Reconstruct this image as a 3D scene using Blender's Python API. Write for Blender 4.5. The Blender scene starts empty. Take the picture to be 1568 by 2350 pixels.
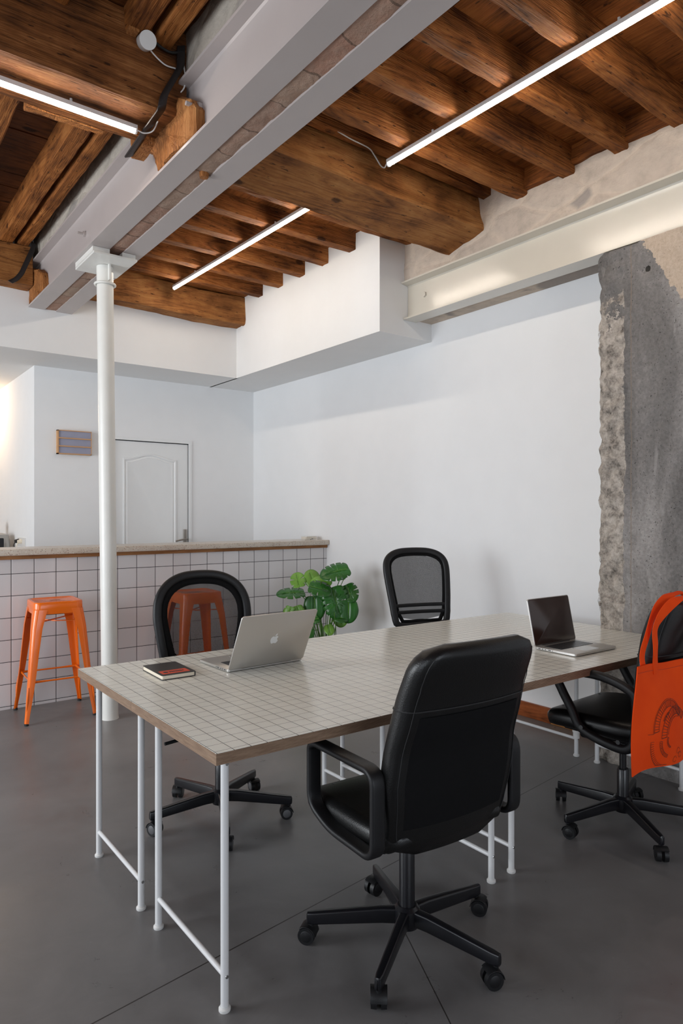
import bpy, math, random
from math import sin, cos, pi, radians as R
from mathutils import Vector as V, noise, Matrix

# ------------------------------------------------------------------ camera, world, lights
S = bpy.context.scene
C = S.collection
YAW = 0.651
cam = bpy.data.objects.new('camera', bpy.data.cameras.new('camera')); C.objects.link(cam)
cam.location = (0, 0, 1.35); cam.rotation_euler = (pi/2, 0, -YAW)
cam.data.sensor_fit = 'HORIZONTAL'; cam.data.sensor_width = 36; cam.data.lens = 36*1553/1568
cam.data.shift_y = 2.5/1568; cam.data.clip_start = .02
S.camera = cam
S.view_settings.view_transform = 'Standard'; S.view_settings.look = 'None'
S.view_settings.gamma = 1; S.view_settings.use_curve_mapping = False
S.view_settings.exposure = 0.28
S.cycles.use_denoising = True
S.cycles.max_bounces = 8; S.cycles.diffuse_bounces = 5; S.cycles.transparent_max_bounces = 12
S.cycles.sample_clamp_indirect = 6
W = bpy.data.worlds.new('world'); S.world = W; W.use_nodes = True
W.node_tree.nodes['Background'].inputs[0].default_value = (.62, .76, 1, 1)
W.node_tree.nodes['Background'].inputs[1].default_value = 1.0

def area(name, loc, target, sx, sy, power, col):
    l = bpy.data.lights.new(name, 'AREA'); l.shape = 'RECTANGLE'; l.size = sx; l.size_y = sy
    l.energy = power; l.color = col
    o = bpy.data.objects.new(name, l); C.objects.link(o); o.location = loc
    o.rotation_euler = (V(target)-V(loc)).to_track_quat('-Z', 'Y').to_euler()
    return o
DAY = (.93, .97, 1.0)
area('daylight_left_far', (-3.02, 4.3, 1.50), (3, 4.3, .55), 2.6, 2.05, 146, DAY)
area('daylight_left_near', (-3.02, 0.6, 1.55), (3, 0.6, .8), 2.2, 2.2, 30, DAY)
area('daylight_front', (0.4, -3.52, 1.6), (0.6, 3, 1.5), 3.2, 2.2, 46, DAY)
LED = 42.0

# ------------------------------------------------------------------ node materials
def srgb(r, g, b): return tuple(((c/255+.055)/1.055)**2.4 if c > 10 else c/255/12.92 for c in (r, g, b))+(1,)
class M:
    def __init__(s, name, rough=.5, metal=0, col=(.5,.5,.5,1), spec=.5, coat=0):
        s.m = bpy.data.materials.new(name); s.m.use_nodes = True; s.t = s.m.node_tree
        s.b = s.t.nodes['Principled BSDF']
        s.b.inputs['Roughness'].default_value = rough; s.b.inputs['Metallic'].default_value = metal
        s.b.inputs['Base Color'].default_value = col; s.b.inputs['Specular IOR Level'].default_value = spec
        s.b.inputs['Coat Weight'].default_value = coat; s.b.inputs['Coat Roughness'].default_value = .09; s._c = None
    def n(s, typ, ins=None, **kw):
        n = s.t.nodes.new('ShaderNode'+typ)
        for k, v in kw.items(): setattr(n, k, v)
        for k, v in (ins or {}).items():
            if isinstance(v, bpy.types.NodeSocket): s.t.links.new(v, n.inputs[k])
            else: n.inputs[k].default_value = v
        return n
    def co(s, scale=(1,1,1), rnd=True, kind='Object'):
        c = s.n('TexCoord').outputs[kind]
        if rnd:
            oi = s.n('ObjectInfo').outputs['Random']
            mu = s.n('Math', {0: oi, 1: 37.0}, operation='MULTIPLY').outputs[0]
            cb = s.n('CombineXYZ', {0: mu, 1: mu, 2: mu}).outputs[0]
            c = s.n('VectorMath', {0: c, 1: cb}, operation='ADD').outputs[0]
        return s.n('Mapping', {'Vector': c, 'Scale': scale}).outputs[0]
    def noise(s, vec, scale, detail=4, rough=.55, dist=0):
        return s.n('TexNoise', {'Vector': vec, 'Scale': scale, 'Detail': detail, 'Roughness': rough, 'Distortion': dist}).outputs[0]
    def ramp(s, fac, stops):
        r = s.n('ValToRGB', {0: fac}); e = r.color_ramp.elements
        while len(e) < len(stops): e.new(.5)
        for i, (p, c) in enumerate(stops): e[i].position = p; e[i].color = c
        return r.outputs[0]
    def mix(s, f, a, b, typ='MIX'):
        n = s.n('Mix', data_type='RGBA', blend_type=typ)
        for i, v in ((0, f), (6, a), (7, b)):
            if isinstance(v, bpy.types.NodeSocket): s.t.links.new(v, n.inputs[i])
            else: n.inputs[i].default_value = v
        return n.outputs[2]
    def math(s, op, a, b=0.0, c=0.0): return s.n('Math', {0: a, 1: b, 2: c}, operation=op).outputs[0]
    def set(s, k, v):
        if isinstance(v, bpy.types.NodeSocket): s.t.links.new(v, s.b.inputs[k])
        else: s.b.inputs[k].default_value = v
    def bump(s, h, strength=.3, dist=.01):
        s.set('Normal', s.n('Bump', {'Height': h, 'Strength': strength, 'Distance': dist}).outputs[0])
G = lambda v: (v, v, v, 1)

def simple(name, col, rough=.5, metal=0, spec=.5, var=.06, bs=0, bscale=200, coat=0):
    m = M(name, rough, metal, col, spec, coat)
    c = m.co(); n = m.noise(c, 6, 3)
    d = tuple(x*(1-var) for x in col[:3])+(1,); l = tuple(min(1, x*(1+var)) for x in col[:3])+(1,)
    m.set('Base Color', m.ramp(n, [(.3, d), (.7, l)]))
    if bs: m.bump(m.noise(c, bscale, 2), bs, .002)
    return m.m

def wood(name, axis, dark, mid, light, rough=.7, grain=1.0, bs=.6, knots=True):
    m = M(name, rough, spec=.2)
    st = [7*grain]*3; st[axis] = .8*grain
    c = m.co(tuple(st))
    big = m.noise(c, 1.0, 2, .5, .8)
    ring = m.math('FRACT', m.math('MULTIPLY', big, 9.0))
    ring = m.math('POWER', m.math('ABSOLUTE', m.math('SUBTRACT', ring, .5)), .7)
    f2 = [170]*3; f2[axis] = 9
    fib = m.noise(m.co(tuple(f2)), 1.0, 2, .6)
    blot = m.noise(m.co((1,1,1)), 3.2, 5, .6)
    f = m.math('ADD', m.math('MULTIPLY', ring, .32), m.math('MULTIPLY', fib, .40))
    f = m.math('ADD', f, m.math('MULTIPLY', m.math('SUBTRACT', blot, .45), 1.0))
    col = m.ramp(f, [(.12, dark), (.42, mid), (.78, light)])
    h = m.math('ADD', m.math('MULTIPLY', ring, .5), fib)
    if knots:
        ks = [1.0]*3; ks[axis] = .55
        kv = m.n('VectorMath', {0: m.co(tuple(ks)), 1: m.n('TexNoise', {'Vector': m.co(), 'Scale': 14.0, 'Detail': 2}).outputs[1]}, operation='MULTIPLY_ADD')
        kv = m.co(tuple(ks))
        v = m.n('TexVoronoi', {'Vector': kv, 'Scale': 4.5})
        dd = m.math('ADD', v.outputs['Distance'], m.math('MULTIPLY', m.noise(m.co(), 40, 3), .07))
        k = m.ramp(dd, [(.105, G(1)), (.15, G(0))])
        col = m.mix(m.math('MULTIPLY', k, .85), col, tuple(x*.4 for x in dark[:3])+(1,))
        f3 = [75]*3; f3[axis] = 16
        pits = m.noise(m.co(tuple(f3)), 1.0, 2)
        pk = m.ramp(pits, [(.66, G(0)), (.72, G(1))])
        col = m.mix(m.math('MULTIPLY', pk, .8), col, tuple(x*.4 for x in dark[:3])+(1,))
        h = m.math('SUBTRACT', h, m.math('MULTIPLY', pk, .8))
    m.set('Base Color', col)
    m.bump(h, bs, .010)
    return m.m
D_, M_, L_ = (.085, .025, .006, 1), (.31, .108, .026, 1), (.56, .245, .078, 1)
WX = wood('old_timber_x', 0, D_, M_, L_, bs=.9)
WY = wood('old_timber_y', 1, D_, M_, L_)
WYB = wood('ceiling_board_wood', 1, (.06,.016,.004,1), (.25,.080,.018,1), (.42,.155,.042,1), bs=.4)
WXB = wood('big_timber_x', 0, (.10,.034,.009,1), (.31,.125,.036,1), (.52,.26,.09,1), grain=.8)
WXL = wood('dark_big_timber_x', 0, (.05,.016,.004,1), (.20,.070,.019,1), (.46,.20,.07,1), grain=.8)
WEND = wood('split_timber_end', 2, (.12,.042,.012,1), (.36,.14,.042,1), (.55,.27,.10,1), bs=.8)
WTRIM = wood('counter_trim_wood', 0, (.20,.085,.03,1), (.33,.155,.06,1), (.42,.21,.09,1), rough=.45, bs=.1, knots=False)
WB1 = wood('baseboard_red_wood', 1, (.07,.018,.006,1), (.28,.075,.022,1), (.42,.13,.04,1), rough=.35, bs=.1, knots=False)
WB2 = wood('baseboard_gold_wood', 1, (.20,.07,.018,1), (.44,.19,.055,1), (.55,.27,.09,1), rough=.35, bs=.1, knots=False)
WLB = simple('light_box_wood', srgb(196,150,105), .5)

WALL = simple('white_wall_paint', (.80,.805,.81,1), .85, spec=.2, var=.01, bs=.05, bscale=60)
SOFF = simple('white_plaster', (.79,.79,.785,1), .85, spec=.2, var=.01, bs=.05, bscale=60)
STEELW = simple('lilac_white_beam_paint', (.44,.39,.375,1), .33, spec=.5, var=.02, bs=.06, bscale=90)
STEELC = simple('cream_beam_paint', (.62,.575,.49,1), .30, spec=.6, var=.02, bs=.10, bscale=45, coat=.8)
STEELC.node_tree.nodes['Principled BSDF'].inputs['Coat Roughness'].default_value = .17
COLW = simple('white_column_paint', (.74,.73,.69,1), .33, spec=.5, var=.03, bs=.35, bscale=150)
DOORW = simple('door_white_paint', (.78,.79,.79,1), .5, var=.01)
BLACKM = simple('black_gloss_metal', (.007,.007,.009,1), .28, spec=.5)
BLACKP = simple('black_plastic', (.009,.009,.010,1), .45, spec=.35, bs=.15, bscale=400)
LEATH = simple('black_leather', (.006,.006,.0062,1), .34, spec=.38, bs=.25, bscale=260)
FABR = simple('black_backing_fabric', (.005,.005,.0055,1), .8, spec=.15, bs=.4, bscale=700)
THREAD = simple('dark_seam', (.014,.014,.015,1), .6)
GREYW = simple('caster_grey_rubber', (.10,.10,.105,1), .45)
IRON = simple('wrought_iron', (.035,.030,.030,1), .4, metal=.6, bs=.5, bscale=80)
CHROME = simple('chrome_screw', (.55,.56,.56,1), .25, metal=1)
BRUSH = simple('brushed_nickel', (.36,.33,.30,1), .35, metal=1)
LEGW = simple('white_table_leg_paint', (.72,.72,.72,1), .32, spec=.5, var=.02)
PLASW = simple('white_plastic', (.72,.71,.69,1), .4, var=.02)
ORANGE = simple('orange_gloss_paint', (.84,.150,.003,1), .20, spec=.5, var=.03, coat=.15)
RUBBER = simple('black_rubber', (.015,.015,.015,1), .7)
ALU = simple('silver_aluminium', (.60,.585,.56,1), .38, metal=.85, var=.01)
KEY = simple('black_key', (.012,.012,.014,1), .35)
LOGO = simple('pale_logo', (.80,.82,.82,1), .25, var=.01)
SCREEN = simple('screen_painted_reflection', (.030,.012,.008,1), .16, spec=.8, var=.2)  # brown tint in the base colour imitates the timber ceiling reflected in the glass
COVER = simple('black_notebook_cover', (.016,.015,.015,1), .45)
PAPER = simple('cream_paper', (.78,.70,.56,1), .8)
STICK = simple('orange_red_sticker', srgb(214,70,34), .5)
INK = simple('dark_print_ink', (.07,.022,.012,1), .7)
LEAF = simple('dark_green_leaf', (.020,.115,.014,1), .28, spec=.5, var=.35)
LEAFL = simple('light_green_leaf', (.14,.32,.04,1), .35, spec=.5, var=.3)
STEM = simple('green_stem', (.10,.24,.04,1), .45, var=.2)
SOIL = simple('dark_soil', (.02,.013,.008,1), .9)
POT = simple('grey_planter', (.30,.29,.27,1), .7)
APPL = simple('silver_appliance', (.42,.40,.37,1), .3, metal=.7)
KITCH = simple('white_kitchen_front', (.7,.7,.7,1), .4)

def m_floor():
    m = M('polished_concrete_floor', .3, spec=.4); c = m.co(rnd=False)
    n1 = m.noise(c, .8, 5, .6, .6); n2 = m.noise(m.co((1,1,1)), 5, 6, .7, .8)
    f = m.math('ADD', m.math('MULTIPLY', n1, .65), m.math('MULTIPLY', n2, .35))
    col = m.ramp(f, [(.33, (.132,.126,.124,1)), (.52, (.175,.168,.166,1)), (.72, (.235,.226,.222,1))])
    sp = m.ramp(m.noise(m.co((1,1,1)), 55, 2), [(.74, G(0)), (.80, G(1))])
    col = m.mix(m.math('MULTIPLY', sp, .25), col, G(.26))
    x = m.n('SeparateXYZ', {0: c})
    def joint(nx, ny, d, w):   # saw cut where |nx*x+ny*y-d|<w
        a = m.math('ADD', m.math('MULTIPLY', x.outputs[0], nx), m.math('MULTIPLY', x.outputs[1], ny))
        return m.math('LESS_THAN', m.math('ABSOLUTE', m.math('SUBTRACT', a, d)), w)
    a1 = (-.112, .9937); d1 = a1[0]*.553+a1[1]*1.822
    j1 = joint(*a1, d1, .0022)
    dx, dy = .16, .341; L = math.hypot(dx, dy); a2 = (dy/L, -dx/L); d2 = a2[0]*1.473+a2[1]*1.588
    side = m.math('LESS_THAN', m.math('ADD', m.math('MULTIPLY', x.outputs[0], a1[0]), m.math('MULTIPLY', x.outputs[1], a1[1])), d1)
    j2 = m.math('MULTIPLY', joint(*a2, d2, .0018), side)
    j = m.math('MAXIMUM', j1, j2)
    m.set('Base Color', m.mix(j, col, (.035,.03,.028,1)))
    m.set('Roughness', m.ramp(n2, [(.3, G(.26)), (.7, G(.44))]))
    m.bump(m.math('SUBTRACT', n2, m.math('MULTIPLY', j, 3.0)), .10, .004)
    return m.m
FLOOR = m_floor()

def m_tile():
    m = M('white_square_tiles', .09, spec=.5); c = m.n('TexCoord').outputs['Object']; x = m.n('SeparateXYZ', {0: c})
    def ln(o, p, off, w): # grout band
        f = m.math('FRACT', m.math('DIVIDE', m.math('SUBTRACT', o, off), p))
        d = m.math('MINIMUM', f, m.math('SUBTRACT', 1.0, f))
        return m.math('LESS_THAN', d, w/p), d
    lx, dx = ln(x.outputs[0], .1475, 1.015, .0021)
    lz, dz = ln(x.outputs[2], .1515, .930, .0021)
    g = m.math('MAXIMUM', lx, lz)
    cell = m.n('VectorMath', {0: m.n('Mapping', {'Vector': c, 'Location': (-1.015/.1475+100, 0, -.93/.1515+100), 'Scale': (1/.1475, 1, 1/.1515)}).outputs[0]}, operation='FLOOR').outputs[0]
    wn = m.n('TexWhiteNoise', {0: cell}).outputs[0]
    col = m.ramp(wn, [(0, (.62,.61,.62,1)), (1, (.68,.67,.68,1))])
    m.set('Base Color', m.mix(g, col, (.03,.028,.03,1)))
    m.set('Roughness', m.mix(g, G(.09), G(.8)))
    e = m.math('MINIMUM', m.math('MULTIPLY', m.math('MINIMUM', dx, dz), 22.0), 1.0)
    m.bump(m.math('ADD', e, m.math('MULTIPLY', m.noise(c, 9, 1), .35)), .28, .003)
    return m.m
TILE = m_tile()

def m_terr():
    m = M('speckled_terrazzo', .28, spec=.5); c = m.co()
    v = m.n('TexVoronoi', {'Vector': c, 'Scale': 130.0, 'Randomness': 1.0})
    r = m.n('SeparateColor', {0: v.outputs['Color']}).outputs[0]
    spot = m.math('MULTIPLY', m.math('LESS_THAN', v.outputs['Distance'], .42), m.math('GREATER_THAN', r, .55))
    chip = m.ramp(r, [(.55, (.28,.14,.08,1)), (.7, (.75,.72,.66,1)), (.85, (.38,.25,.17,1)), (1, (.20,.17,.15,1))])
    m.set('Base Color', m.mix(spot, m.ramp(m.noise(c, 8, 3), [(.3, (.52,.46,.39,1)), (.7, (.60,.54,.46,1))]), chip))
    return m.m
TERR = m_terr()

def m_grid():
    m = M('gridded_laminate', .20, spec=.5); uv = m.n('TexCoord').outputs['UV']; x = m.n('SeparateXYZ', {0: uv})
    def ln(o, w):
        f = m.math('FRACT', m.math('ADD', m.math('DIVIDE', o, .0505), 100.0))
        d = m.math('MINIMUM', f, m.math('SUBTRACT', 1.0, f))
        return m.math('LESS_THAN', d, w/.0505)
    g = m.math('MAXIMUM', ln(x.outputs[0], .0011), ln(x.outputs[1], .0009))
    col = m.ramp(m.noise(m.co(), 3, 2), [(.3, (.76,.76,.70,1)), (.7, (.79,.79,.73,1))])
    m.set('Base Color', m.mix(g, col, (.05,.035,.032,1)))
    m.set('Roughness', m.ramp(m.noise(m.co(), 40, 3), [(.3, G(.17)), (.7, G(.25))]))
    m.bump(m.noise(m.co(), 220, 2), .04, .001)
    return m.m
GRID = m_grid()
def m_ply():
    m = M('plywood_edge', .65, spec=.25); c = m.n('TexCoord').outputs['Object']; z = m.n('SeparateXYZ', {0: c}).outputs[2]
    f = m.math('FRACT', m.math('DIVIDE', z, .0033)); n = m.noise(m.co((6,6,60)), 3, 4)
    f = m.math('ADD', m.math('MULTIPLY', m.math('ABSOLUTE', m.math('SUBTRACT', f, .5)), 1.1), m.math('MULTIPLY', n, .5))
    m.set('Base Color', m.ramp(f, [(.25, (.09,.05,.03,1)), (.55, (.27,.175,.115,1)), (.9, (.42,.30,.21,1))]))
    return m.m
PLY = m_ply()

def m_stone(name, base, stones, mortar_rough=.9, scale=2.2, disp=.6):
    m = M(name, mortar_rough, spec=.15); c = m.co((.5,.55,1.0), rnd=False)
    w = m.n('VectorMath', {0: m.n('TexNoise', {'Vector': c, 'Scale': 7.0, 'Detail': 3}).outputs[1], 1: (.055,.055,.055), 2: c}, operation='MULTIPLY_ADD').outputs[0]
    v = m.n('TexVoronoi', {'Vector': w, 'Scale': scale*2.2}); e = m.n('TexVoronoi', {'Vector': w, 'Scale': scale*2.2}, feature='DISTANCE_TO_EDGE').outputs['Distance']
    r = m.n('SeparateColor', {0: v.outputs['Color']}).outputs[0]
    st = m.ramp(r, [(.0, stones[0]), (.5, stones[1]), (1, stones[2])])
    msk = m.math('MULTIPLY', m.ramp(e, [(.03, G(0)), (.09, G(1))]), m.math('ADD', .25, m.math('MULTIPLY', m.math('GREATER_THAN', r, .80), .7)))
    n = m.noise(m.co(rnd=False), 14, 6, .65); n2 = m.noise(m.co(rnd=False), 2.5, 4)
    b = m.ramp(m.math('ADD', m.math('MULTIPLY', n, .6), m.math('MULTIPLY', n2, .4)), [(.3, tuple(x*.72 for x in base[:3])+(1,)), (.5, base), (.72, tuple(min(1, x*1.18) for x in base[:3])+(1,))])
    m.set('Base Color', m.mix(m.math('MULTIPLY', msk, .85), b, st))
    m.bump(m.math('ADD', n, m.math('MULTIPLY', m.math('MINIMUM', e, .12), 5.0)), disp, .02)
    return m.m
STONE = m_stone('pale_rubble_stone', (.56,.47,.385,1), [(.50,.43,.36,1), (.40,.355,.32,1), (.24,.215,.20,1)])
STONEL = m_stone('lime_plastered_stone', (.46,.41,.35,1), [(.40,.36,.32,1), (.44,.39,.33,1), (.30,.27,.25,1)])
def m_brick():
    m = M('old_brick', .9, spec=.15); c = m.n('TexCoord').outputs['Object']; x = m.n('SeparateXYZ', {0: c})
    y = m.math('ADD', x.outputs[1], m.math('MULTIPLY', m.math('SUBTRACT', m.noise(m.co(rnd=False), 9, 3), .5), .07))
    q = m.math('DIVIDE', y, .235); i = m.math('FLOOR', q); f = m.math('FRACT', q)
    r = m.n('TexWhiteNoise', {0: m.n('CombineXYZ', {0: i}).outputs[0]}).outputs[0]
    n = m.noise(m.co(rnd=False), 24, 5, .7)
    col = m.ramp(r, [(0, (.36,.13,.08,1)), (.35, (.33,.22,.16,1)), (.6, (.38,.16,.10,1)), (1, (.40,.30,.22,1))])
    col = m.mix(m.math('MULTIPLY', n, .8), col, (.40,.33,.27,1))
    g = m.math('LESS_THAN', m.math('MINIMUM', f, m.math('SUBTRACT', 1.0, f)), .018)
    m.set('Base Color', m.mix(m.math('MULTIPLY', g, .7), col, (.12,.08,.06,1)))
    m.bump(m.math('SUBTRACT', n, g), .8, .015)
    return m.m
BRICK = m_brick()
def m_pillar():
    m = M('raw_concrete', .88, spec=.2); c = m.n('TexCoord').outputs['Object']; x = m.n('SeparateXYZ', {0: c}); Y, Z = x.outputs[1], x.outputs[2]
    n = m.noise(m.co(rnd=False), 7, 8, .7); nf = m.noise(m.co(rnd=False), 60, 4, .7); nb = m.noise(m.co((1,1,.35), rnd=False), 2.2, 5, .6, .8)
    grey = m.ramp(m.math('ADD', m.math('MULTIPLY', nb, .6), m.math('MULTIPLY', nf, .4)), [(.3, (.12,.112,.106,1)), (.5, (.255,.238,.226,1)), (.72, (.42,.395,.375,1))])
    big = m.ramp(m.noise(m.co((1,1,.5), rnd=False), 1.7, 4, .55, 1.0), [(.36, G(.62)), (.5, G(.95)), (.64, G(1.25))])
    grey = m.mix(1.0, grey, big, 'MULTIPLY')
    # pale scraped streaks
    sc = m.ramp(m.noise(m.co((3.5,3.5,.8), rnd=False), 3.2, 3, .5, 1.5), [(.62, G(0)), (.70, G(1))])
    grey = m.mix(m.math('MULTIPLY', sc, .35), grey, (.42,.40,.38,1))
    pores = m.ramp(m.noise(m.co(rnd=False), 95, 1), [(.70, G(0)), (.74, G(1))])
    grey = m.mix(m.math('MULTIPLY', pores, .7), grey, (.04,.038,.035,1))
    rough = m.ramp(m.noise(m.co(rnd=False), 20, 7, .75), [(.32, (.07,.06,.052,1)), (.42, (.26,.23,.20,1)), (.52, (.42,.37,.32,1)), (.66, (.60,.54,.48,1))])
    ed = m.math('ADD', 1.957, m.math('MULTIPLY', m.math('SUBTRACT', m.noise(m.co((1,1,.6), rnd=False), 4, 6, .7), .5), .10))
    band = m.math('MULTIPLY', m.math('GREATER_THAN', Y, ed), m.math('LESS_THAN', m.math('ADD', Z, m.math('MULTIPLY', m.math('SUBTRACT', n, .5), 1.1)), 2.48))
    col = m.mix(band, grey, rough)
    gr = m.math('LESS_THAN', m.math('ABSOLUTE', m.math('SUBTRACT', Y, m.math('ADD', 1.915, m.math('MULTIPLY', m.math('SUBTRACT', n, .5), .010)))), .0035)
    col = m.mix(m.math('MULTIPLY', gr, .6), col, (.24,.19,.15,1))
    # beige render left above a ragged boundary: z > 2.76 - (1.87-Y)*1.35
    bz = m.math('ADD', m.math('SUBTRACT', 2.74, m.math('MULTIPLY', m.math('SUBTRACT', 1.87, Y), 1.35)), m.math('MULTIPLY', m.math('SUBTRACT', n, .5), .40))
    pl = m.math('MULTIPLY', m.math('GREATER_THAN', Z, bz), m.math('LESS_THAN', Y, 1.88))
    beige = m.ramp(nf, [(.3, (.46,.36,.27,1)), (.7, (.60,.49,.39,1))])
    col = m.mix(pl, col, beige)
    hd = m.n('VectorMath', {0: m.n('Mapping', {'Vector': c, 'Scale': (0, 1, 1)}).outputs[0], 1: (0, 1.828, 2.615)}, operation='DISTANCE').outputs['Value']
    hole = m.math('LESS_THAN', m.math('ADD', hd, m.math('MULTIPLY', m.math('SUBTRACT', n, .5), .05)), .017)
    col = m.mix(m.math('MULTIPLY', hole, .9), col, (.02,.018,.015,1))
    # leftover white paint on the outer arris
    wp = m.math('MULTIPLY', m.math('GREATER_THAN', Y, m.math('ADD', 2.100, m.math('MULTIPLY', m.math('SUBTRACT', n, .5), .12))), m.math('LESS_THAN', Z, 2.4))
    col = m.mix(m.math('MULTIPLY', wp, m.math('GREATER_THAN', n, .5)), col, (.66,.66,.66,1))
    m.set('Base Color', col)
    h = m.math('ADD', m.math('MULTIPLY', n, m.math('ADD', .5, band)), m.math('MULTIPLY', nf, .35))
    m.bump(m.math('SUBTRACT', h, m.math('MULTIPLY', pores, .5)), .8, .02)
    return m.m
PILLAR = m_pillar()

def m_mesh(name, pitch, hole, tint):
    m = M(name, .7, col=tint, spec=.2); uv = m.n('TexCoord').outputs['UV']; x = m.n('SeparateXYZ', {0: uv})
    u = m.math('ADD', x.outputs[0], x.outputs[1]); v = m.math('SUBTRACT', x.outputs[0], x.outputs[1])
    def b(o):
        f = m.math('FRACT', m.math('ADD', m.math('DIVIDE', o, pitch), 500.0))
        return m.math('LESS_THAN', m.math('ABSOLUTE', m.math('SUBTRACT', f, .5)), hole/2)
    m.set('Alpha', m.math('SUBTRACT', 1.0, m.math('MULTIPLY', b(u), b(v))))
    return m.m
MESHB = m_mesh('open_black_mesh', .0062, .52, (.02,.02,.021,1))
MESHC = m_mesh('fine_black_mesh', .0046, .43, (.03,.03,.032,1))

def m_tote():
    m = M('orange_cotton', .85, spec=.15); c = m.co(rnd=False)
    w = m.noise(m.co((400,400,400), rnd=False), 1.0, 1)
    m.set('Base Color', m.ramp(m.noise(c, 7, 3), [(.3, (.80,.060,.005,1)), (.7, (.90,.080,.007,1))]))
    m.bump(w, .2, .001); return m.m
TOTE = m_tote()
def m_emit(name, col, st):
    m = M(name); m.set('Emission Color', col); m.set('Emission Strength', st); return m.m
LEDM = m_emit('led_diffuser', (1, .88, .74, 1), LED)
WARM = m_emit('warm_bulb', (1, .70, .44, 1), 420)

# ------------------------------------------------------------------ mesh helpers
class MB:
    def __init__(s): s.v = []; s.f = []; s.uv = None
    def add(s, vs, fs):
        b = len(s.v); s.v += [V(p) for p in vs]; s.f += [tuple(b+i for i in f) for f in fs]; return s
    def box(s, x0, x1, y0, y1, z0, z1, bev=0):
        if bev <= 0:
            return s.add([(x,y,z) for z in (z0,z1) for y in (y0,y1) for x in (x0,x1)],
                         [(0,2,3,1),(4,5,7,6),(0,1,5,4),(2,6,7,3),(0,4,6,2),(1,3,7,5)])
        import bmesh
        bm = bmesh.new(); bmesh.ops.create_cube(bm, size=1)
        for v in bm.verts: v.co = V(((x0+x1)/2+v.co.x*(x1-x0), (y0+y1)/2+v.co.y*(y1-y0), (z0+z1)/2+v.co.z*(z1-z0)))
        bmesh.ops.bevel(bm, geom=bm.edges[:], offset=bev, segments=3, affect='EDGES', profile=.5)
        bm.verts.index_update()
        s.add([v.co.copy() for v in bm.verts], [tuple(v.index for v in f.verts) for f in bm.faces]); bm.free(); return s
    def rings(s, rings, cap=True, closed=False):
        n = len(rings[0]); b = len(s.v)
        for r in rings: s.v += [V(p) for p in r]
        k = len(rings)
        for i in range(k if closed else k-1):
            j = (i+1) % k
            for a in range(n):
                c = (a+1) % n
                s.f.append((b+i*n+a, b+i*n+c, b+j*n+c, b+j*n+a))
        if cap and not closed:
            s.f.append(tuple(b+a for a in reversed(range(n)))); s.f.append(tuple(b+(k-1)*n+a for a in range(n)))
        return s
    def sweep(s, path, sec, up=(0,0,1), closed=False, scale=None):
        path = [V(p) for p in path]; up = V(up); k = len(path); rr = []
        for i, p in enumerate(path):
            if closed: t = path[(i+1) % k]-path[i-1]
            else: t = path[min(i+1, k-1)]-path[max(i-1, 0)]
            t.normalize(); sd = t.cross(up)
            if sd.length < 1e-4: sd = t.cross(V((1,0,0)))
            sd.normalize(); u = sd.cross(t).normalized(); q = scale[i] if scale else 1
            rr.append([p+sd*a*q+u*b*q for a, b in sec])
        return s.rings(rr, closed=closed)
    def tube(s, path, r, n=10, up=(0,0,1), closed=False, scale=None):
        return s.sweep(path, [(r*cos(2*pi*i/n), r*sin(2*pi*i/n)) for i in range(n)], up, closed, scale)
    def cyl(s, p, q, r, r2=None, n=20):
        p, q = V(p), V(q); d = (q-p).normalized(); a = d.orthogonal().normalized(); b = d.cross(a); r2 = r if r2 is None else r2
        return s.rings([[p+(a*cos(2*pi*i/n)+b*sin(2*pi*i/n))*r for i in range(n)], [q+(a*cos(2*pi*i/n)+b*sin(2*pi*i/n))*r2 for i in range(n)]])
    def lathe(s, prof, c=(0,0,0), n=28):
        c = V(c); return s.rings([[c+V((r*cos(2*pi*i/n), r*sin(2*pi*i/n), z)) for i in range(n)] for r, z in prof])
    def prism(s, poly, d, off=(0,0,0)):  # poly of 3D points extruded by vector d
        d = V(d); return s.rings([[V(p) for p in poly], [V(p)+d for p in poly]])
    def xf(s, mat):
        s.v = [mat @ p for p in s.v]; return s
def rsec(w, h, r=None, k=3):   # rounded rectangle section, centred
    r = min(w, h)*.3 if r is None else r; o = []
    for cx, cy, a0 in ((w/2-r, h/2-r, 0), (-w/2+r, h/2-r, pi/2), (-w/2+r, -h/2+r, pi), (w/2-r, -h/2+r, 1.5*pi)):
        for i in range(k+1): a = a0+pi/2*i/k; o.append((cx+r*cos(a), cy+r*sin(a)))
    return o
def dens(sec, k=8):   # extra points on the long straight sides of a section
    o = []
    for i, p in enumerate(sec):
        q = sec[(i+1) % len(sec)]; o.append(p)
        if math.hypot(q[0]-p[0], q[1]-p[1]) > .08: o += [(p[0]+(q[0]-p[0])*j/k, p[1]+(q[1]-p[1])*j/k) for j in range(1, k)]
    return o
def smooth_path(pts, sub=6, closed=False):
    pts = [V(p) for p in pts]; n = len(pts); o = []
    for i in range(n if closed else n-1):
        p1, p2 = pts[i], pts[(i+1) % n]
        p0 = pts[i-1] if (closed or i > 0) else p1*2-p2
        p3 = pts[(i+2) % n] if (closed or i < n-2) else p2*2-p1
        for j in range(sub):
            t = j/sub
            o.append(.5*((2*p1)+(p2-p0)*t+(2*p0-5*p1+4*p2-p3)*t*t+(3*p1-p0-3*p2+p3)*t**3))
    if not closed: o.append(pts[-1])
    return o
def round_path(pts, r, k=5, closed=True):
    pts = [V(p) for p in pts]; n = len(pts); o = []
    for i in range(n):
        if not closed and i in (0, n-1): o.append(pts[i]); continue
        a, b, c = pts[i-1], pts[i], pts[(i+1) % n]
        u = (a-b); w = (c-b); q = min(r, u.length*.48, w.length*.48); u.normalize(); w.normalize()
        for j in range(k+1):
            t = j/k; o.append((b+u*q)*(1-t)**2+b*2*t*(1-t)+(b+w*q)*t*t)
    return o

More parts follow.
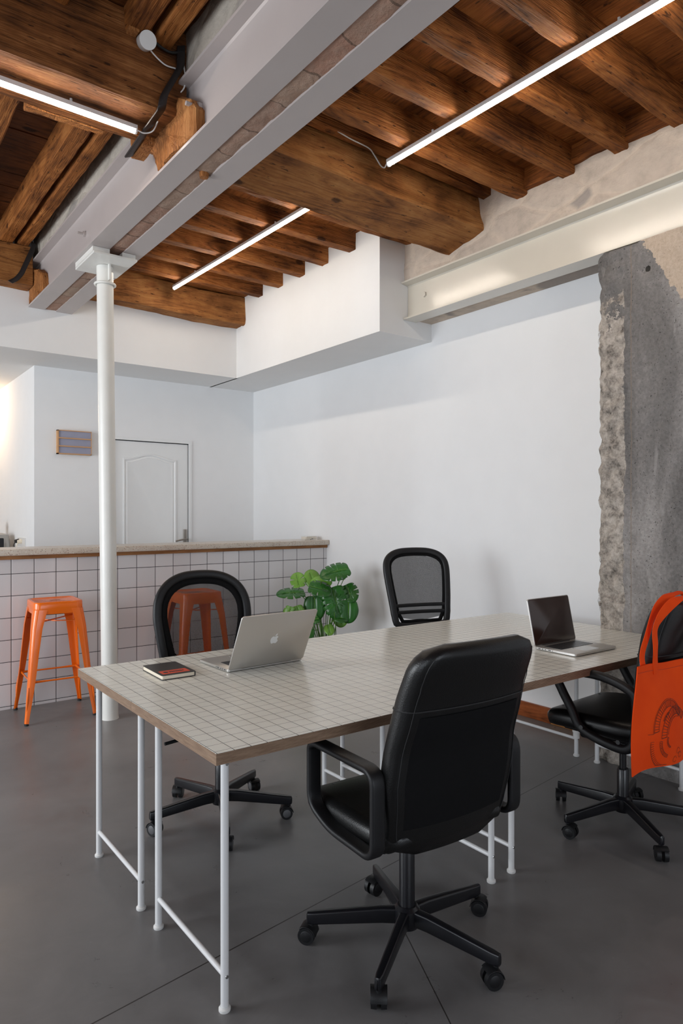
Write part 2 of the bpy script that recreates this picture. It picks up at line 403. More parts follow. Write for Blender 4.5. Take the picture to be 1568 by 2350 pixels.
def obj(name, mb, mat, parent=None, smooth=None, uvf=None, sub=0, mats=None, matf=None, world=False):
    vs = mb.v
    if parent is not None and world:
        r = parent
        while r.parent: r = r.parent
        inv = Matrix.LocRotScale(r.location, r.rotation_euler, None).inverted(); vs = [inv @ p for p in vs]
    org = V((0,0,0))
    if parent is None:
        xs = [p.x for p in vs]; ys = [p.y for p in vs]; zs = [p.z for p in vs]
        org = V(((min(xs)+max(xs))/2, (min(ys)+max(ys))/2, min(zs))) if not getattr(mb, 'keep', False) else org
        vs = [p-org for p in vs]
    me = bpy.data.meshes.new(name); me.from_pydata([tuple(p) for p in vs], [], mb.f); me.validate(); me.update()
    import bmesh
    bm = bmesh.new(); bm.from_mesh(me); bmesh.ops.recalc_face_normals(bm, faces=bm.faces) if not getattr(mb, 'open', False) else None; bm.to_mesh(me); bm.free()
    me.materials.append(mat)
    for m in (mats or []): me.materials.append(m)
    if matf:
        for p in me.polygons: p.material_index = matf(p)
    if uvf:
        l = me.uv_layers.new(name='UVMap')
        for p in me.polygons:
            for li in p.loop_indices: l.data[li].uv = uvf(me.vertices[me.loops[li].vertex_index].co+org)
    if smooth:
        for p in me.polygons: p.use_smooth = True
        try: me.set_sharp_from_angle(angle=R(smooth))
        except Exception: pass
    o = bpy.data.objects.new(name, me); C.objects.link(o); o.location = org
    if parent is not None: o.parent = parent
    if sub:
        md = o.modifiers.new('subsurf', 'SUBSURF'); md.levels = sub; md.render_levels = sub
    return o
def tag(o, label, cat, group=None):
    o['label'] = label; o['category'] = cat
    if group: o['group'] = group
    return o
def thing(name, label, cat, loc=(0,0,0), rz=0, group=None):
    o = bpy.data.objects.new(name, None); C.objects.link(o); o.location = loc; o.rotation_euler = (0,0,rz); o.empty_display_size = .1
    return tag(o, label, cat, group)
def struct(name, mb, mat, **kw):
    mb.keep = True
    o = obj(name, mb, mat, **kw); o['kind'] = 'structure'; return o
def box(*a, **k): return MB().box(*a, **k)
def copy_tree(o, parent=None):
    c = o.copy(); C.objects.link(c)
    if parent is not None: c.parent = parent
    for ch in list(o.children): copy_tree(ch, c)
    return c

def hewn(axis, a0, a1, poly, amp=.008, step=.03, seed=0, wav=.01, twist=0, freq=7, sub=5):
    """timber with a rough-hewn surface: cross-section polygon swept along an axis with noise"""
    pts = []
    n = len(poly)
    for i in range(n):
        p, q = poly[i], poly[(i+1) % n]
        k = sub
        for j in range(k): t = j/k; pts.append((p[0]*(1-t)+q[0]*t, p[1]*(1-t)+q[1]*t))
    cx = sum(p[0] for p in pts)/len(pts); cy = sum(p[1] for p in pts)/len(pts)
    m = max(2, int(abs(a1-a0)/step)); rr = []
    for i in range(m+1):
        a = a0+(a1-a0)*i/m; ring = []
        for (u, w) in pts:
            q = V((a*1.3, u*freq, w*freq))+V((seed*11.3, seed*3.1, 0))
            d = amp*(noise.noise(q*1.0)*1.2+noise.noise(V((a*9, u*30, w*30))+V((seed,0,0)))*.7)
            l = math.hypot(u-cx, w-cy)
            bu = wav*noise.noise(V((a*.9, seed*5, 0))); bw = wav*noise.noise(V((a*.9, seed*5, 9)))
            u2 = u+(u-cx)/l*d+bu; w2 = w+(w-cy)/l*d+bw
            ring.append((a, u2, w2) if axis == 'x' else (u2, a, w2))
        rr.append(ring)
    return MB().rings(rr)
def chamf(y0, y1, z0, z1, c=.008):  # joist section with worn lower arrises
    return [(y0, z1), (y0, z0+c), (y0+c, z0), (y1-c, z0), (y1, z0+c), (y1, z1)]

# ------------------------------------------------------------------ the room
XW = 3.706; YB = 6.448; ZS = 2.665; CZ = 3.46
struct('floor', box(-3.2, 4.2, -3.7, 9.6, -.1, 0), FLOOR)
# ceiling boards (each run of boards one ceiling plane with modelled gaps)
def boards(x0, x1, y0, y1, z, along, seed, w=.19):
    mb = MB(); rnd = random.Random(seed); c0, c1 = (x0, x1) if along == 'y' else (y0, y1); c = c0
    while c < c1-.01:
        ww = min(w*rnd.uniform(.8, 1.25), c1-c); dz = rnd.uniform(-.004, .004)
        if along == 'y': mb.box(c+.002, c+ww-.002, y0, y1, z+dz, z+.04+dz)
        else: mb.box(x0, x1, c+.002, c+ww-.002, z+dz, z+.04+dz)
        c += ww
    return mb
struct('ceiling', boards(1.36, 3.45, -3.6, 6.5, CZ, 'y', 3), WYB)
WXD = wood('dark_ceiling_board_wood', 0, (.035,.011,.003,1), (.12,.038,.010,1), (.20,.07,.02,1), bs=.4)
struct('ceiling', boards(-3.2, 1.36, -3.6, 6.5, 3.585, 'x', 4), WXD)
struct('ceiling', box(-3.3, 4.3, -3.8, 9.7, 3.70, 3.76), WALL)
struct('wall_right', box(XW, XW+.25, 2.0, 9.6, 0, 2.80), WALL)
struct('wall_right', box(3.34, 4.1, -3.7, 1.0, 0, 2.785), WALL)
# back wall with door opening
DX0, DX1, DZ = 2.16, 2.945, 2.055
mb = MB().box(1.473, DX0, YB, YB+.16, 0, ZS+.05).box(DX1, XW, YB, YB+.16, 0, ZS+.05).box(DX0, DX1, YB, YB+.16, DZ, ZS+.05)
struct('wall_back', mb, WALL)
struct('wall_back', box(1.473, 1.56, YB+.16, 9.6, 0, ZS+.05), WALL)
struct('wall_back', box(-3.2, 1.56, 9.5, 9.65, 0, 3.7), WALL)
# soffits
struct('trim_1', box(3.182, XW+.02, 3.722, YB+.1, ZS, 3.52), SOFF)
struct('trim_2', box(-3.2, 3.20, 5.868, 9.6, ZS, 3.60), SOFF)
# left wall with windows, front wall with window
def wallwin(name, axis, c0, c1, a0, a1, wins, z1=3.7):
    mb = MB(); xs = a0
    def bx(p, q, r, t):
        if q-p < .001: return
        mb.box(c0, c1, p, q, r, t) if axis == 'y' else mb.box(p, q, c0, c1, r, t)
    for (p, q, z0, zz) in wins:
        bx(xs, p, 0, z1); bx(p, q, 0, z0); bx(p, q, zz, z1); xs = q
    bx(xs, a1, 0, z1)
    return struct(name, mb, WALL)
wallwin('wall_left', 'y', -3.2, -3.05, -3.7, 9.6, [(-.5, 1.7, .45, 2.65), (3.0, 5.6, .45, 2.65)])
wallwin('wall_front', 'x', -3.7, -3.55, -3.2, 4.2, [(-1.2, 2.0, .5, 2.7)])
def winframe(name, axis, c, a0, a1, z0, z1, n=2):
    mb = MB()
    def bx(p, q, r, t):
        mb.box(c-.03, c+.03, p, q, r, t) if axis == 'y' else mb.box(p, q, c-.03, c+.03, r, t)
    bx(a0, a1, z0, z0+.05); bx(a0, a1, z1-.05, z1); w = (a1-a0)/n
    for i in range(n+1): bx(max(a0, a0+i*w-.03), min(a1, a0+i*w+.03), z0, z1)
    return struct(name, mb, DOORW)
winframe('window_1', 'y', -3.12, -.5, 1.7, .45, 2.65)
winframe('window_2', 'y', -3.12, 3.0, 5.6, .45, 2.65)
winframe('window_3', 'x', -3.62, -1.2, 2.0, .5, 2.7, 3)
# upper right wall of rubble stone above the cream beam
def rough_sheet(axis_c, y0, y1, z0, z1, step, amp, seed, thick=.25, sgn=1):
    mb = MB(); ny = int((y1-y0)/step); nz = max(1, int((z1-z0)/step)); vs = []
    for j in range(nz+1):
        for i in range(ny+1):
            y = y0+(y1-y0)*i/ny; z = z0+(z1-z0)*j/nz
            d = amp*(noise.noise(V((seed, y*4, z*5)))+.5*noise.noise(V((seed, y*14, z*16)))+.25*noise.noise(V((seed, y*40, z*42))))
            vs.append((axis_c+sgn*d, y, z))
    fs = [(j*(ny+1)+i, j*(ny+1)+i+1, (j+1)*(ny+1)+i+1, (j+1)*(ny+1)+i) for j in range(nz) for i in range(ny)]
    mb.add(vs, fs); mb.open = True
    return mb
mb = rough_sheet(3.425, -1.5, 3.75, 3.06, 3.47, .022, .010, 2)
struct('wall_right', mb, STONE, smooth=60)
struct('wall_right', box(3.445, 3.72, -3.7, 3.735, 3.062, 3.6), STONE)
struct('wall_right', box(3.541, 3.72, -3.7, 3.735, 2.832, 3.06), STONE)
# masonry core carried by the twin white beams
mb = rough_sheet(1.335, -3.6, 5.9, 3.346, 3.60, .03, .009, 5); 
struct('wall_middle', mb, STONEL, smooth=60)
struct('wall_middle', box(1.366, 1.560, -3.6, 5.9, 3.03, 3.345), BRICK)
struct('wall_middle', box(1.352, 1.60, -3.6, 5.9, 3.347, 3.70), STONEL)
# brick underside between the beams
mb = MB(); ny = 330; nx = 5; vs = []
for i in range(ny+1):
    for j in range(nx+1):
        y = -1.0+6.87*i/ny; x = 1.40+.12*j/nx
        vs.append((x, y, 3.020+.007*noise.noise(V((x*16, y*9, 0)))+.005*noise.noise(V((x*40, y*34, 3)))-.004*sin(pi*j/nx)))
mb.add(vs, [(i*(nx+1)+j, i*(nx+1)+j+1, (i+1)*(nx+1)+j+1, (i+1)*(nx+1)+j) for i in range(ny) for j in range(nx)]); mb.open = True
struct('wall_middle', mb, BRICK, smooth=60)
# baseboards: salvaged planks, alternating tones
for k, (a, b, mt) in enumerate([(2.0, 2.633, WB2), (2.635, 3.35, WB1), (3.352, 4.2, WB2), (4.202, 5.08, WB1)]):
    struct('baseboard_right', box(XW-.018, XW, a, b, 0, .098, bev=.002), mt)
# door
D = struct('door_1', box(DX0+.003, DX1-.0003, YB+.012, YB+.05, .006, DZ-.007), DOORW)
def arch_panel(x0, x1, z0, z1, rise, off, y):
    pts = [(x0+off, y, z0+off), (x1-off, y, z0+off)]
    n = 18
    for i in range(n+1):
        t = i/n; x = x1-off-(x1-x0-2*off)*t; s_ = .5-.5*cos(2*pi*t)
        pts.append((x, y, z1-off+rise*s_**1.1))
    return pts
for (z0, z1, rise) in ((.95, 1.885, .05), (.12, .83, .0)):
    mb = MB(); y = YB+.012
    ps = [arch_panel(2.273, 2.82, z0, z1, rise, o_, y-h_) for o_, h_ in ((0, -.004), (.004, .008), (.016, .008), (.03, -.003), (.04, .004), (.05, .0005))]
    mb.rings(ps, cap=True)
    obj('door_panel', mb, DOORW, parent=D, smooth=35)
h = MB().box(2.893, 2.925, YB-.003, YB+.014, 1.02, 1.185, bev=.002)
H = obj('door_handle', h, BRUSH, parent=D)
h = MB().cyl((2.909, YB, 1.085), (2.909, YB-.05, 1.085), .009).tube(smooth_path([(2.909, YB-.05, 1.085), (2.88, YB-.055, 1.086), (2.83, YB-.05, 1.078), (2.79, YB-.045, 1.068)], 5), .008, 8)
obj('lever', h, BRUSH, parent=H, smooth=50)
mb = MB().box(DX0-.045, DX0, YB-.012, YB+.1, 0, DZ+.045).box(DX1, DX1+.03, YB-.012, YB+.1, 0, DZ+.03).box(DX0, DX1, YB-.012, YB+.1, DZ, DZ+.03)
struct('trim_3', mb, DOORW)
# front arris of the wall at the passage is simply the wall_back end

# concrete pillar (end of the opening)
mb = MB(); rr = []
nz = 150
cols = [i/60 for i in range(61)]
for j in range(nz+1):
    z = 2.775*j/nz; row = []
    ej = .012*noise.noise(V((z*5, 1, 3)))+.010*noise.noise(V((z*17, 4, 3)))+.006*noise.noise(V((z*50, 4, 3)))
    if j == nz: z = 2.772
    for t in cols:
        y = 2.105+ej-(2.105-.75)*t**1.3
        band = 1 if y > 1.957 else 0
        d = .004*noise.noise(V((7, y*6, z*6)))+(.006+.022*band)*noise.noise(V((7, y*20, z*18)))+(.004+.006*band)*noise.noise(V((7, y*60, z*50)))
        e = max(0, (y-2.07))*.5
        groove = .006*math.exp(-((y-1.915)/.006)**2)
        zz = z-(.012*abs(noise.noise(V((y*14, 2, 2))))+.008 if j == nz and y > 1.87 else 0)
        pit = .03*math.exp(-(((y-1.828)/.018)**2+((z-2.615)/.02)**2))
        row.append((3.378+e-d+groove+pit, y, zz))
    row += [(3.70, .75, z), (3.70, 2.105+ej*1.0, z), (3.46, 2.108+ej, z)]
    rr.append(row)
mb.rings(rr); mb.keep = True
o = obj('concrete_pillar', mb, PILLAR, smooth=60); tag(o, 'tall raw grey concrete pillar with a chiselled edge and a ragged beige plaster patch at its top', 'pillar')

# ------------------------------------------------------------------ steel beams
def ibeam(x0, x1, z0, z1, y0, y1, tw=.010, tf=.014, side=None):
    xm = (x0+x1)/2; mb = MB()
    pts = [(x0, z0), (x1, z0), (x1, z0+tf), (xm+tw/2+.006, z0+tf+.002), (xm+tw/2, z0+tf+.012), (xm+tw/2, z1-tf-.012), (xm+tw/2+.006, z1-tf-.002), (x1, z1-tf), (x1, z1), (x0, z1), (x0, z1-tf), (xm-tw/2-.006, z1-tf-.002), (xm-tw/2, z1-tf-.012), (xm-tw/2, z0+tf+.012), (xm-tw/2-.006, z0+tf+.002), (x0, z0+tf)]
    return mb.prism([(x, y0, z) for x, z in pts], (0, y1-y0, 0))
def hexbolt(p, d, r=.017, t=.014, stud=.0, sr=.008):
    p = V(p); d = V(d).normalized(); a = d.orthogonal().normalized(); b = d.cross(a); m = MB()
    m.rings([[p+d*k+(a*cos(pi/3*i+.3)+b*sin(pi/3*i+.3))*r for i in range(6)] for k in (0, t)])
    if stud: m.cyl(p, p+d*stud, sr, n=12)
    return m
T = thing('steel_beam', 'left of the twin white painted steel beams crossing overhead, resting on the column', 'beam', (1.357, 3, 3.01))
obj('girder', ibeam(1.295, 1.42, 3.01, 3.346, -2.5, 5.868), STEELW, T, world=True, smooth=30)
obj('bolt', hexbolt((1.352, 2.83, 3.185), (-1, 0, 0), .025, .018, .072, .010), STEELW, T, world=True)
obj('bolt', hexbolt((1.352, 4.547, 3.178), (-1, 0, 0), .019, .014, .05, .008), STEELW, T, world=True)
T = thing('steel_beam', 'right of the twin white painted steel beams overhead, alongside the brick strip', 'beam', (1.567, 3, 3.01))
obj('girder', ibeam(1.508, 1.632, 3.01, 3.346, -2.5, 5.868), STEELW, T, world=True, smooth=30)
T = thing('steel_beam', 'cream painted steel beam set in the right wall under the rubble stone', 'beam', (3.46, 2, 2.785))
mb = MB(); x0 = 3.41
prof = [(x0, 2.785), (3.535, 2.785), (3.535, 2.80), (3.55, 2.80), (3.55, 3.06), (x0-.005, 3.06), (x0-.005, 3.052), (3.463, 3.045), (3.463, 2.806), (3.458, 2.800), (x0, 2.795)]
prof = [(3.41, 2.785), (3.54, 2.785), (3.54, 3.06), (3.39, 3.06), (3.39, 3.049), (3.452, 3.040), (3.458, 3.030), (3.458, 2.815), (3.454, 2.803), (3.41, 2.796)]
mb.prism([(x, -3.0, z) for x, z in prof], (0, 6.72, 0))
obj('girder', mb, STEELC, T, world=True)
obj('bolt_head', hexbolt((3.458, 3.542, 2.937), (-1, 0, 0), .021, .014), STEELC, T, world=True)
struct('trim_4', box(3.54, XW+.01, 2.0, 3.722, 2.800, 2.83), STONE)

# column
T = thing('steel_column', 'slender white painted steel column with a collar ring, standing in front of the tiled counter', 'column', (1.485, 4.464, 0))
P0, P1 = V((1.486, 4.464, 0)), V((1.452, 4.464, 2.975))
at = lambda z: P0+(P1-P0)*(z/2.975)
mb = MB(); n = 32
mb.rings([[at(z)+V((r*cos(2*pi*i/n), r*sin(2*pi*i/n), 0)) for i in range(n)] for r, z in ((.056, 0), (.054, .012), (.0525, .03), (.0525, 2.84), (.0525, 2.96))])
obj('shaft', mb, COLW, T, world=True, smooth=40)
mb = MB(); ring = [at(2.845)+V((.062*cos(2*pi*i/36), .062*sin(2*pi*i/36), 0)) for i in range(36)]
mb.tube(ring, .0085, 8, closed=True); obj('collar', mb, COLW, T, world=True, smooth=50)
mb = MB().box(1.315, 1.59, 4.25, 4.64, 2.962, 2.976, bev=.002)
obj('cap_plate', mb, COLW, T, world=True)
obj('packing_plate', MB().box(1.315, 1.42, 4.27, 4.64, 2.977, 3.009).box(1.50, 1.585, 4.27, 4.62, 2.977, 3.009), COLW, T, world=True)
obj('gusset', MB().box(1.455, 1.467, 4.385, 4.412, 2.86, 2.962), COLW, T, world=True)

# ------------------------------------------------------------------ timber
def timber(name, mb, mat, label, cat, group=None, smooth=38):
    mb.keep = True
    o = obj(name, mb, mat, smooth=smooth); return tag(o, label, cat, group)
mb = hewn('x', 1.58, 3.47, [(3.01,3.455),(2.975,3.30),(2.955,3.215),(2.963,3.203),(3.275,3.132),(3.305,3.15),(3.32,3.455)], .012, .018, 1, .010, freq=6, sub=7)
timber('timber_beam', mb, WXB, 'massive hewn timber beam running into the stone of the right wall', 'beam', smooth=28)
mb = hewn('x', -3.0, 1.335, [(2.95,3.575),(2.945,3.35),(2.95,3.205),(2.965,3.195),(3.27,3.19),(3.31,3.21),(3.32,3.575)], .007, .022, 2, .004, sub=6)
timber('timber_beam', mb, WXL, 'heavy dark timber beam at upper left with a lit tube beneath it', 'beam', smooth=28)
mb = hewn('x', 1.60, 3.20, [(5.70,3.405),(5.69,3.16),(5.70,3.15),(5.88,3.15),(5.88,3.405)], .013, .022, 3, .012, sub=6)
timber('timber_beam', mb, WXB, 'gnarled timber beam along the white back soffit, right of the column', 'beam', smooth=30)
mb = hewn('x', -3.0, 1.29, [(5.69,3.435),(5.69,3.135),(5.88,3.135),(5.88,3.435)], .01, .022, 4, .006, sub=6)
timber('timber_beam', mb, WXB, 'timber beam at far left edge under the ends of the left joists', 'beam', smooth=30)
# near bay joists
grpN = 'joists of the bay nearest the camera'
names = ['next to the massive beam', 'second out from the massive beam', 'third out from the massive beam', 'fourth out from the massive beam, under the long tube', 'fifth out from the massive beam, at the top right', 'sixth out from the massive beam, in the top corner']
for i, y in enumerate([2.613, 2.285, 1.955, 1.630, 1.295, .965]):
    l = 'rough near joist, '+names[i]
    timber('ceiling_joist', hewn('x', 1.58, 3.46, chamf(y, y+.085, 3.307, 3.47, .007), .007, .016, 20+i, .008, freq=14, sub=5), WX, l, 'joist', grpN, 28)
# batten beside the massive beam
timber('ceiling_batten', hewn('x', 1.60, 3.44, [(2.90,3.46),(2.90,3.41),(2.96,3.405),(2.99,3.46)], .005, .03, 40, .004, sub=3), WX, 'thin wooden batten lying along the top edge of the massive beam', 'batten')
# filler boards between the joists at the stone wall
ys = [2.613, 2.285, 1.955, 1.630, 1.295]
for i in range(4):
    mb = hewn('y', ys[i+1]+.083, ys[i]+.002, [(3.40,3.47),(3.39,3.335+.02*(i%2)),(3.43,3.33+.02*(i%2)),(3.44,3.47)], .006, .02, 50+i, .004, sub=3)
    struct('trim_5', mb, WYB)
# far bay joists
for i, y in enumerate([4.00, 4.35, 4.68, 5.02, 5.365]):
    l = 'square joist ending on the white soffit, '+['first one past the massive beam', 'second past the massive beam', 'middle one of five', 'fourth past the massive beam', 'closest to the back soffit'][i]
    timber('ceiling_joist', hewn('x', 1.58, 3.195, chamf(y, y+.083, 3.340, 3.47, .004), .0035, .025, 60+i, .004, freq=12, sub=3), WX, l, 'joist', 'joists of the far bay', 28)
timber('ceiling_joist', hewn('x', 1.58, 3.43, chamf(3.645, 3.72, 3.335, 3.47, .01), .009, .02, 70, .008, freq=12, sub=4), WX, 'rough joist hugging the rear side of the massive beam', 'joist', 'joists of the far bay', 50)
timber('ceiling_batten', hewn('x', 1.60, 3.19, [(5.63,3.47),(5.63,3.415),(5.80,3.41),(5.80,3.47)], .004, .03, 71, .003, sub=3), WX, 'flat plank lying on the gnarled beam by the back soffit', 'batten')
# left bay joists (run the other way)
for i, (a, b) in enumerate([(1.185, 1.265), (1.055, 1.155), (.68, .79), (.32, .42), (-.05, .06), (-.42, -.31)]):
    l = 'joist above the left side, '+['squeezed against the plastered masonry', 'thick one second from the masonry', 'third from the masonry, at the left edge', 'fourth from the masonry', 'fifth from the masonry', 'sixth from the masonry'][i]
    timber('ceiling_joist', hewn('y', 3.28, 5.80, chamf(a, b, 3.438, 3.60, .009), .005, .022, 80+i, .006, freq=12, sub=4), WY, l, 'joist', 'joists of the left bay', 28)
for i, (a, b) in enumerate([(1.17, 1.26), (1.045, 1.14), (.70, .80), (.34, .44)]):
    l = 'dark joist above the heavy left beam, '+['touching the plastered masonry', 'above the round junction box', 'left of the junction box', 'farthest from the junction box'][i]
    timber('ceiling_joist', hewn('y', .3, 2.97, chamf(a, b, 3.470, 3.60, .008), .004, .03, 90+i, .004, freq=12, sub=3), WY, l, 'joist', 'joists of the near left bay', 28)
# wooden stubs cut off against the left white beam
blk = [(3.201,3.0245),(2.783,3.0245),(2.789,3.155),(2.841,3.22),(2.937,3.278),(3.05,3.30),(3.30,3.30),(3.486,3.295),(3.40,3.225),(3.316,3.171),(3.257,3.14),(3.235,3.08)]
def stub(poly, x0, x1, seed, dom=.0):
    mb = MB(); pts = []
    for i in range(len(poly)):
        p, q = poly[i], poly[(i+1) % len(poly)]; k = max(1, int(math.hypot(q[0]-p[0], q[1]-p[1])/.018))
        for j in range(k): t = j/k; pts.append((p[0]*(1-t)+q[0]*t, p[1]*(1-t)+q[1]*t))
    cy = sum(p[0] for p in pts)/len(pts); cz = sum(p[1] for p in pts)/len(pts); rr = []
    for k, s_ in enumerate((1, 1, .93, .75, .45, .15)):
        ring = []
        for (y, z) in pts:
            jag = .008*noise.noise(V((y*30, z*30, seed)))
            yy = cy+(y-cy)*s_; zz = cz+(z-cz)*s_
            x = (x1, x0+.012, x0, x0, x0, x0)[k]
            if k >= 2: x -= dom*max(0, noise.noise(V((yy*7, zz*9, seed+3)))+.2)+.010*noise.noise(V((yy*60, zz*11, seed)))+.006*noise.noise(V((yy*120, zz*20, seed)))
            ring.append((x, yy+(jag if k < 2 else 0), max(zz+(jag if k < 2 else 0), 3.0245)))
        rr.append(ring)
    return mb.rings(rr)
timber('timber_stub', stub(blk, 1.298, 1.352, 3, .02), WEND, 'split raw wooden beam end against the left white beam, beside the hanging iron strap', 'wood block')
blk2 = [(5.866,3.0245),(5.446,3.0245),(5.484,3.183),(5.60,3.245),(5.692,3.264),(5.80,3.31),(5.866,3.31)]
timber('timber_stub', stub(blk2, 1.298, 1.352, 6), WEND, 'small raw wooden beam end where the left white beam meets the back soffit', 'wood block')
timber('timber_stub', hewn('x', 1.235, 1.297, chamf(3.20, 3.40, 3.155, 3.30, .02), .010, .012, 8, 0, sub=6), WEND, 'ragged wooden packing piece under the heavy left beam, by the tube end', 'wood block')
timber('timber_stub', hewn('x', .72, 1.07, chamf(3.28, 3.36, 3.19, 3.30, .015), .012, .015, 9, 0, sub=5), WEND, 'splintered strip of timber behind the left tube', 'wood block')
timber('timber_stub', hewn('y', 2.90, 2.945, chamf(1.05, 1.095, 3.46, 3.53, .004), .003, .02, 10, 0, sub=3), WEND, 'little pale wood block next to the round junction box', 'wood block')
o = timber('timber_peg', MB().cyl((1.475, 3.05, 3.025), (1.475, 3.05, 2.995), .026, .022, n=7), WEND, 'short wooden peg stuck in the brick strip between the twin beams', 'peg')
# iron straps
def flat_bar(pts, w, t, side):
    P_ = [V(p) for p in round_path(pts, .02, 4, closed=False)]; n = len(P_); rr = []; side = V(side).normalized()
    for i, p in enumerate(P_):
        d = (P_[min(i+1, n-1)]-P_[max(i-1, 0)]).normalized(); nn = side.cross(d).normalized()
        rr.append([p+side*a_+nn*b_ for a_, b_ in rsec(w, t, .002, 2)])
    return MB().rings(rr)
timber('iron_strap', flat_bar([(1.300,2.925,3.50),(1.296,2.922,3.40),(1.213,2.918,3.235),(1.206,2.925,3.175),(1.209,3.12,3.168),(1.214,3.37,3.150)], .042, .008, (1,0,.45)), IRON, 'dark wrought iron strap wrapped around the heavy left beam at the tube end', 'iron strap')
timber('iron_strap', flat_bar([(1.290,5.66,3.46),(1.283,5.66,3.41),(1.20,5.655,3.20),(1.165,5.655,3.15),(1.12,5.655,3.118)], .036, .008, (1,0,-.5)), IRON, 'dark wrought iron strap on the far left timber beam near the back soffit', 'iron strap')

# ------------------------------------------------------------------ LED tubes
def led(p, q, label, cabled=None):
    p, q = V(p), V(q); T = thing('tube_light', label, 'light', p, group='ceiling tube lights')
    d = (q-p).normalized(); s_ = d.cross(V((0,0,1))).normalized()
    hs = [(-.014, .006), (-.014, .026), (.014, .026), (.014, .006)]
    mb = MB().rings([[e+s_*a+V((0,0,b)) for a, b in hs] for e in (p, q)])
    obj('housing', mb, PLASW, T, world=True)
    ds = [(.0135*cos(pi+pi*i/8), .006+.017*sin(pi+pi*i/8)) for i in range(9)]
    mb = MB().rings([[e+s_*a+V((0,0,b)) for a, b in ds] for e in (p+d*.008, q-d*.008)])
    obj('diffuser', mb, LEDM, T, world=True)
    for e, f in ((p, p+d*.008), (q-d*.008, q)):
        mb = MB().rings([[x+s_*a*1.05+V((0,0,b-.001)) for a, b in ds] for x in (e, f)])
        obj('end_cap', mb, PLASW, T, world=True)
    for t in (.2, .8):
        c = p+(q-p)*t; obj('clip', MB().cyl(c+V((0,0,.024)), c+V((0,0,.045)), .006, n=8), PLASW, T, world=True)
    return T
led((2.463, 2.81, 3.268), (2.508, 1.13, 3.268), 'long bright tube light under the near joists, upper right')
led((2.405, 5.56, 3.30), (2.458, 3.56, 3.30), 'bright tube light under the far joists, over the counter side')
led((1.165, 3.125, 3.148), (-.33, 3.105, 3.148), 'bright tube light under the heavy left timber beam')
def cable(name, pts, r, mat, label): 
    o = MB().tube(smooth_path(pts, 6), r, 6); return timber(name, o, mat, label, 'cable', smooth=60)
cable('cable', [(1.90,2.93,3.43),(2.06,2.92,3.425),(2.15,2.918,3.418),(2.28,2.918,3.40),(2.41,2.918,3.392),(2.45,2.912,3.36),(2.485,2.90,3.31),(2.488,2.87,3.285),(2.475,2.84,3.285),(2.464,2.812,3.284)], .0038, PLASW, 'thin grey cable snaking over the massive beam to the near tube light')
cable('cable', [(1.165,3.125,3.158),(1.20,3.12,3.152),(1.235,3.10,3.165),(1.245,3.06,3.20),(1.262,2.99,3.26),(1.315,2.94,3.31),(1.322,2.93,3.37),(1.312,2.93,3.43)], .0035, PLASW, 'thin white cable rising from the end of the left tube light past the iron strap')
cable('cable', [(1.153,2.925,3.42),(1.19,2.93,3.40),(1.23,2.93,3.385),(1.285,2.93,3.39)], .0035, PLASW, 'thin white cable from the round junction box to the iron strap')
cable('cable', [(1.17,2.93,3.475),(1.20,2.925,3.455),(1.25,2.925,3.45),(1.31,2.925,3.475)], .006, RUBBER, 'black cable bundle looping beside the round junction box')
T = thing('junction_box', 'round grey junction box fixed to the heavy left beam', 'junction box', (1.133, 2.93, 3.44))
obj('box_body', MB().cyl((1.133,2.945,3.455), (1.128,2.895,3.435), .036, n=32), PLASW, T, world=True, smooth=40)
obj('lid', MB().cyl((1.128,2.896,3.436), (1.127,2.884,3.431), .0375, n=32), PLASW, T, world=True, smooth=40)

# ------------------------------------------------------------------ counter
T = thing('bar_counter', 'long bar counter faced with white square tiles and dark grout', 'counter', (2.2, 5.09, 0))
mb = MB().box(-1.2, XW-.001, 5.092, 5.40, 0, 1.03); 
o = obj('tiled_front', mb, TILE, T, world=True)
# tiles use object coordinates: restore world coordinates for the grid
off = T.location
for v in o.data.vertices: v.co += off
o.location = -off
obj('wood_trim', MB().box(-1.2, XW-.001, 5.078, 5.10, 1.030, 1.057, bev=.002), WTRIM, T, world=True)
mb = MB().box(-1.2, XW-.001, 5.045, 5.42, 1.057, 1.101, bev=.006); mb.keep = True
tag(obj('countertop', mb, TERR, smooth=40), 'speckled beige terrazzo worktop lying on the tiled counter', 'countertop')
T = thing('card_stack', 'small stack of white cards and a clip on the right end of the worktop', 'stack of cards', (3.58, 5.20, 1.101))
rnd = random.Random(3)
for k in range(5):
    m_ = MB().box(-.06, .06, -.04, .04, .001+k*.0068, .0068+k*.0068).xf(Matrix.Rotation(rnd.uniform(-.35, .35), 4, 'Z'))
    obj('card', m_, PAPER if k in (1, 3) else PLASW, T)
obj('clip', MB().box(-.01, .02, -.04, -.02, .001, .012), RUBBER, T)

# light box on the back wall
T = thing('light_box', 'unlit wooden framed letter board with three blank grey rows on the back wall', 'light box', (1.81, YB-.02, 1.885))
x0, x1, z0, z1 = 1.659, 1.961, 1.885, 2.103
fr = MB().box(x0, x0+.012, YB-.045, YB-.001, z0, z1).box(x1-.004, x1, YB-.045, YB-.001, z0, z1).box(x0, x1, YB-.045, YB-.001, z0, z0+.009).box(x0, x1, YB-.045, YB-.001, z1-.007, z1)
obj('frame', fr, WLB, T, world=True)
obj('panel', MB().box(x0+.012, x1-.004, YB-.036, YB-.004, z0+.009, z1-.007), simple('grey_lilac_acrylic', srgb(150,152,172), .35), T, world=True)
for k in (1, 2):
    zz = z0+(z1-z0)*k/3; obj('rail', MB().box(x0+.012, x1, YB-.049, YB-.036, zz-.005, zz+.005), WLB, T, world=True)

